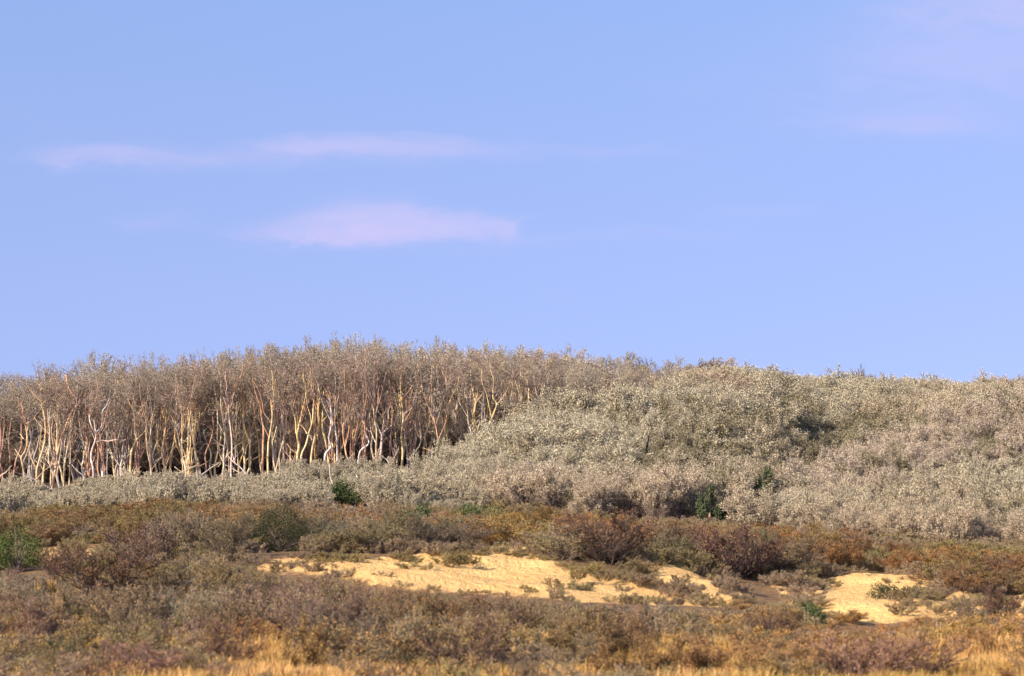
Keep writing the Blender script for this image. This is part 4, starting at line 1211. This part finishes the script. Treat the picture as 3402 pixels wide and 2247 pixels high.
bush_limbs('large bare bush with black', 0.0, [[(800, 950), (740, 820), (670, 730), (640, 650)], [(960, 950), (1000, 850), (990, 760), (960, 715)], [(860, 950), (850, 820), (810, 700)], [(980, 930), (1050, 890), (1130, 850)], [(910, 950), (905, 840), (930, 740)]], 26, 'black', gy(108, 606) - 0.6)
bush_limbs('dark bare bush standing in front', 0.0, [[(530, 740), (515, 650), (560, 560)], [(545, 740), (570, 640), (620, 580)]], 18, 'black', gy(62, 582) - 0.6)
bush_limbs('windswept olive', 0.0, [[(1450, 880), (1530, 800), (1640, 750), (1720, 690)], [(1600, 640), (1680, 600), (1760, 540)], [(1560, 760), (1640, 745), (1800, 740)]], 7, 'grey', gy(190, 600) - 0.9)
bush_limbs('bare bush with a dark bundle', 255.85, [[(480, 1390), (450, 1330), (425, 1260)], [(485, 1390), (490, 1310), (480, 1240)], [(490, 1390), (530, 1320), (560, 1240)], [(470, 1390), (410, 1310), (370, 1270)]], 16, 'black', 65.6)
bush_limbs('single dark stemmed', 511.7, [[(2205, 1250), (2190, 1150), (2150, 1030)], [(2210, 1250), (2240, 1150), (2290, 1070)], [(2205, 1250), (2215, 1130), (2230, 1020)]], 20, 'black', 68.6)
bush_limbs('dark purple brown bush', 511.7, [[(1000, 650), (960, 560), (930, 470)], [(1010, 650), (1040, 540), (1090, 460)], [(1020, 655), (1100, 570), (1180, 500)], [(990, 650), (900, 560), (840, 500)]], 13, 'black', 91.0)
bush_limbs('wide dark bush', 511.7, [[(2030, 640), (2020, 520), (1990, 420)], [(2050, 640), (2080, 500), (2060, 400)], [(1990, 640), (1930, 520), (1880, 440)], [(2080, 640), (2150, 520), (2200, 440)]], 13, 'black', 94.3)

# upper outline of the heath and lower outline of the bare sand, as rows of the frame
HEATH_TOP = ([-40, 0, 60, 120, 200, 250, 300, 340, 400, 460, 520, 580, 640, 700, 760, 830, 860, 900, 960, 1024, 1070],
             [512, 511, 503, 501, 494, 498, 506, 506, 505, 510, 507, 509, 517, 523, 521, 523, 536, 542, 546, 545, 545])
SAND_LOW = ([-40, 0, 30, 66, 110, 135, 250, 265, 300, 340, 385, 430, 480, 540, 600, 650, 700, 738, 790, 800, 820, 850, 900, 940, 1000, 1070],
            [572, 574, 572, 572, 568, 556, 562, 572, 576, 582, 588, 594, 597, 602, 606, 610, 612, 606, 594, 610, 627, 632, 628, 616, 614, 614])


def clear(px, Y, rad):
    x = (px - 512) / F * Y
    return float(sand_at(x, Y)[0]) < -rad


count = 0
def drift(px, Y, sx, sy, seed):
    return float(smooth_noise(px / sx, Y / sy, 1.0, seed)) * 2 + R.uniform(-0.15, 0.15)


def lerp_t(a, b, f):
    f = min(max(f, 0), 1)
    return tuple(tuple(x + (y - x) * f for x, y in zip(p, q)) for p, q in zip(a, b))


def heath_kind(px, Y):
    n = drift(px, Y, 70.0, 9.0, 40)
    up = (Y - 97) / 14
    if px < 330:
        t = lerp_t(T_PURP, lerp_t(T_OLIV, T_RUST, 0.18 + n * 0.45), up + 0.2 + n * 0.5)
        return t, (BARE if up + n < 0.2 else LEAFY), ('purple grey' if up + n * 0.5 < 0.2 else 'olive brown')
    if px > 850:
        t = lerp_t(T_OLIV, T_RUST, 0.4 + n * 0.6)
        return t, LEAFY, ('dull olive' if n < 0.1 else 'rust brown')
    t = lerp_t(T_PURP, T_RUST, up + 0.25 + n * 0.6)
    if n < -0.45:
        return lerp_t(t, T_GREY, 0.8), LEAFY, 'grey green'
    return t, (BARE if up + n * 0.6 < 0.2 else LEAFY), ('purple grey' if up + n * 0.6 < 0.2 else 'rust brown')


def heath_words(px, Y):
    if px < 300:
        return 'between the twin sand hollows and the pale scrub'
    if px > 790:
        return 'behind the round sand hollow'
    return 'along the crest of the long sand bank' if Y < 102 else 'at the foot of the hillside thicket'


for Yd, n in ((93.0, 32), (96, 34), (100, 34), (104.5, 36), (110, 36), (116, 38), (121.5, 40), (127, 34)):
    for j in range(n):
        p = -30 + 1084 * (j + R.random()) / n
        Y_ = Yd + R.uniform(-1.8, 1.8)
        if not clear(p, Y_, 0.5) or kept_free(p, Y_, 20)[0]:
            continue
        g = gz((p - 512) / F * Y_, Y_)
        cap = row_z(np.interp(p, *HEATH_TOP) + R.uniform(-3, 8), Y_) - g
        h = min(R.uniform(0.7, 1.7), cap)
        if h < 0.35:
            continue
        tn, var, word = heath_kind(p, Y_)
        a, b = jit(tn, R)
        shrub('heath_shrub', p, Y_, h, R.uniform(1.8, 2.8), var, a, b, word + ' bush in the heath ' + heath_words(p, Y_), 'bush', word + ' heath bushes ' + heath_words(p, Y_), R)
        count += 1


def near_kind(px, Y):
    n = drift(px, Y, 110.0, 6.0, 41)
    m = drift(px, Y, 60.0, 5.0, 43)
    e = (px - 560) / 300
    t = lerp_t(T_PURP, T_RUST, 0.42 + m * 0.7)
    t = lerp_t(t, T_OLIV, 0.2 + n * 0.9 + max(e, 0) * 0.3)
    if e > 0.2:
        t = lerp_t(t, T_GOLD, (e + n * 0.6) * 0.7)
    t = tuple(tuple(1.16 * c for c in q) for q in t)
    olive = 0.2 + n * 0.9 + max(e, 0) * 0.3
    if e + n * 0.6 > 0.75:
        return t, LEAFY, 'golden olive'
    if olive > 0.45:
        return t, (LEAFY if R.random() < 0.4 else BARE), 'dull olive'
    return t, BARE, ('russet' if m > 0.25 else 'purple grey')


def place_words(px, Y):
    if px < 120 and Y > 74:
        return 'around the twin sand hollows'
    if Y < 64:
        return 'in the nearest golden grass'
    if px > 760:
        return 'below the round sand hollow'
    if Y > 72:
        return 'along the lower edge of the long sand bank' if px > 240 else 'below the dark round bush and the twin hollows'
    return 'on the slope below the long sand bank'


for Yd, n in ((54.0, 14), (56.5, 14), (59.5, 14), (62.5, 14), (65.5, 19), (68.5, 25), (70.5, 30), (72.5, 34), (75.5, 34), (79.5, 30), (84, 26), (88, 26)):
    for j in range(n):
        p = -30 + 1084 * (j + R.random()) / n
        Y_ = Yd + R.uniform(-1.2, 1.2)
        if not clear(p, Y_, 0.35) or kept_free(p, Y_, 20)[0]:
            continue
        g = gz((p - 512) / F * Y_, Y_)
        cap = row_z(np.interp(p, *SAND_LOW) + R.uniform(-9, 6), Y_) - g
        h = min(R.uniform(0.75, 1.5), cap) * (0.72 if Y_ < 58 else 1.0)
        if h < 0.2:
            continue
        if h < 0.45 and R.random() < 0.4:
            continue
        tn, var, word = near_kind(p, Y_)
        a, b = jit(tn, R)
        shrub('scrub_bush', p, Y_, h, R.uniform(1.3, 2.2), var, a, b, word + ' twiggy bush ' + place_words(p, Y_), 'bush', word + ' bushes ' + place_words(p, Y_), R)
        count += 1

# ------------------------------------------------------------------ dry grass
def tuft(seed, n, h):
    r = np.random.default_rng(seed)
    a = r.uniform(0, 6.28, n); lean = r.uniform(0.05, 0.7, n); L = h * r.uniform(0.5, 1.0, n)
    b = np.stack([np.cos(a) * 0.06 * r.random(n), np.sin(a) * 0.06 * r.random(n), np.zeros(n)], axis=1)
    dirv = np.stack([np.cos(a), np.sin(a), np.zeros(n)], axis=1)
    side = np.stack([-np.sin(a), np.cos(a), np.zeros(n)], axis=1) * 0.006
    mid = b + dirv * (np.sin(lean) * L * 0.4)[:, None] + np.array([0, 0, 1]) * (np.cos(lean * 0.5) * L * 0.6)[:, None]
    tip = mid + dirv * (np.sin(lean) * L * 0.5)[:, None] + np.array([0, 0, 1]) * (np.cos(lean) * L * 0.35)[:, None]
    V = np.stack([b - side, b + side, mid + side * 0.8, mid - side * 0.8, tip + side * 0.2, tip - side * 0.2], axis=1).reshape(-1, 3)
    k = np.arange(n)[:, None] * 6
    Fq = np.concatenate([k + np.array([[0, 1, 2, 3]]), k + np.array([[3, 2, 4, 5]])])
    return mesh_from('grass_tuft', V, Fq, [M_GRASS])


def below_sand_line(P, size, unit):
    """no taller than lets the bare sand behind show"""
    c = 512 + P[:, 0] / P[:, 1] * F
    cap = (row_z_all(np.interp(c, *SAND_LOW) + 2, P[:, 1]) - ground_z(P[:, 0], P[:, 1])) / unit
    s_ = np.where(P[:, 1] < 92, np.minimum(size, cap / 1.15), size)
    return s_


P = region_points(54, 128, -110, 1134, 0.45, None, 12)
sdp = sand_at(P[:, 0], P[:, 1])
rr = np.random.default_rng(6).random(len(P))
nz = smooth_noise(P[:, 0], P[:, 1], 3.0, 61)
P = P[((sdp < -0.3) & (nz > -0.22 + 0.40 * (P[:, 1] < 69)) & ((P[:, 1] < 92) | (rr < 0.5)))]
P = P[~kept_free(512 + P[:, 0] / P[:, 1] * F, P[:, 1])]
SZ = below_sand_line(P, 0.85 + 0.7 * smooth_noise(P[:, 0], P[:, 1], 2.0, 62), 0.62)
do_scatter('low_cover', P[SZ > 0.2], SZ[SZ > 0.2], COVER, 'low twiggy ground cover filling the gaps between bushes', 'ground cover', 36)
P = region_points(66, 100, -40, 1064, 0.42, None, 13)
sdp = sand_at(P[:, 0], P[:, 1])
rr = np.random.default_rng(7).random(len(P))
nz = smooth_noise(P[:, 0], P[:, 1], 1.6, 64)
P = P[(sdp > -0.4) & (rr < np.where(sdp < 0.35, 0.40, np.where((nz > 0.24) & (P[:, 0] < 7), 0.45, 0.012)))]
do_scatter('sand_sprigs', P, lambda P: 0.45 + 0.6 * smooth_noise(P[:, 0], P[:, 1], 0.8, 63), COVER, 'sparse brown sprigs scattered over the bare sand', 'sprigs', 37, (0.9, 2.0))
TUFTS = [tuft(600 + i, 60, 0.45) for i in range(4)]
P = region_points(52, 90, -110, 1134, 0.30, None, 9)
s = sand_at(P[:, 0], P[:, 1])
nz = smooth_noise(P[:, 0], P[:, 1], 1.8, 50) + smooth_noise(P[:, 0], P[:, 1], 0.7, 51) * 0.6
rr = np.random.default_rng(3).random(len(P))
P = P[(((s < -0.1) & (nz > np.where(P[:, 1] < 71, -0.30, 0.10)) & (P[:, 1] < 73)) | ((s < 0.5) & (rr < 0.05)) | (rr < 0.01))]
SZ = below_sand_line(P, 1.2 + 1.0 * smooth_noise(P[:, 0], P[:, 1], 1.5, 52), 0.42)
do_scatter('dry_grass', P[SZ > 0.45], SZ[SZ > 0.45], TUFTS, 'golden dry grass between the bushes around the bare sand', 'grass', 33, sink=0.01)
P = region_points(90, 128, -90, 1114, 0.6, None, 10)
P = P[(P[:, 1] > 106) & (sand_at(P[:, 0], P[:, 1]) < -0.2) & (smooth_noise(P[:, 0], P[:, 1], 4.0, 66) > 0.12)]
do_scatter('heath_grass', P, 1.0, TUFTS, 'dry grass growing low between the heath bushes', 'grass', 34, sink=0.01)

print('shrubs', count, 'objects', len(bpy.data.objects), 'tris', sum(len(m.polygons) * 2 for m in bpy.data.meshes))
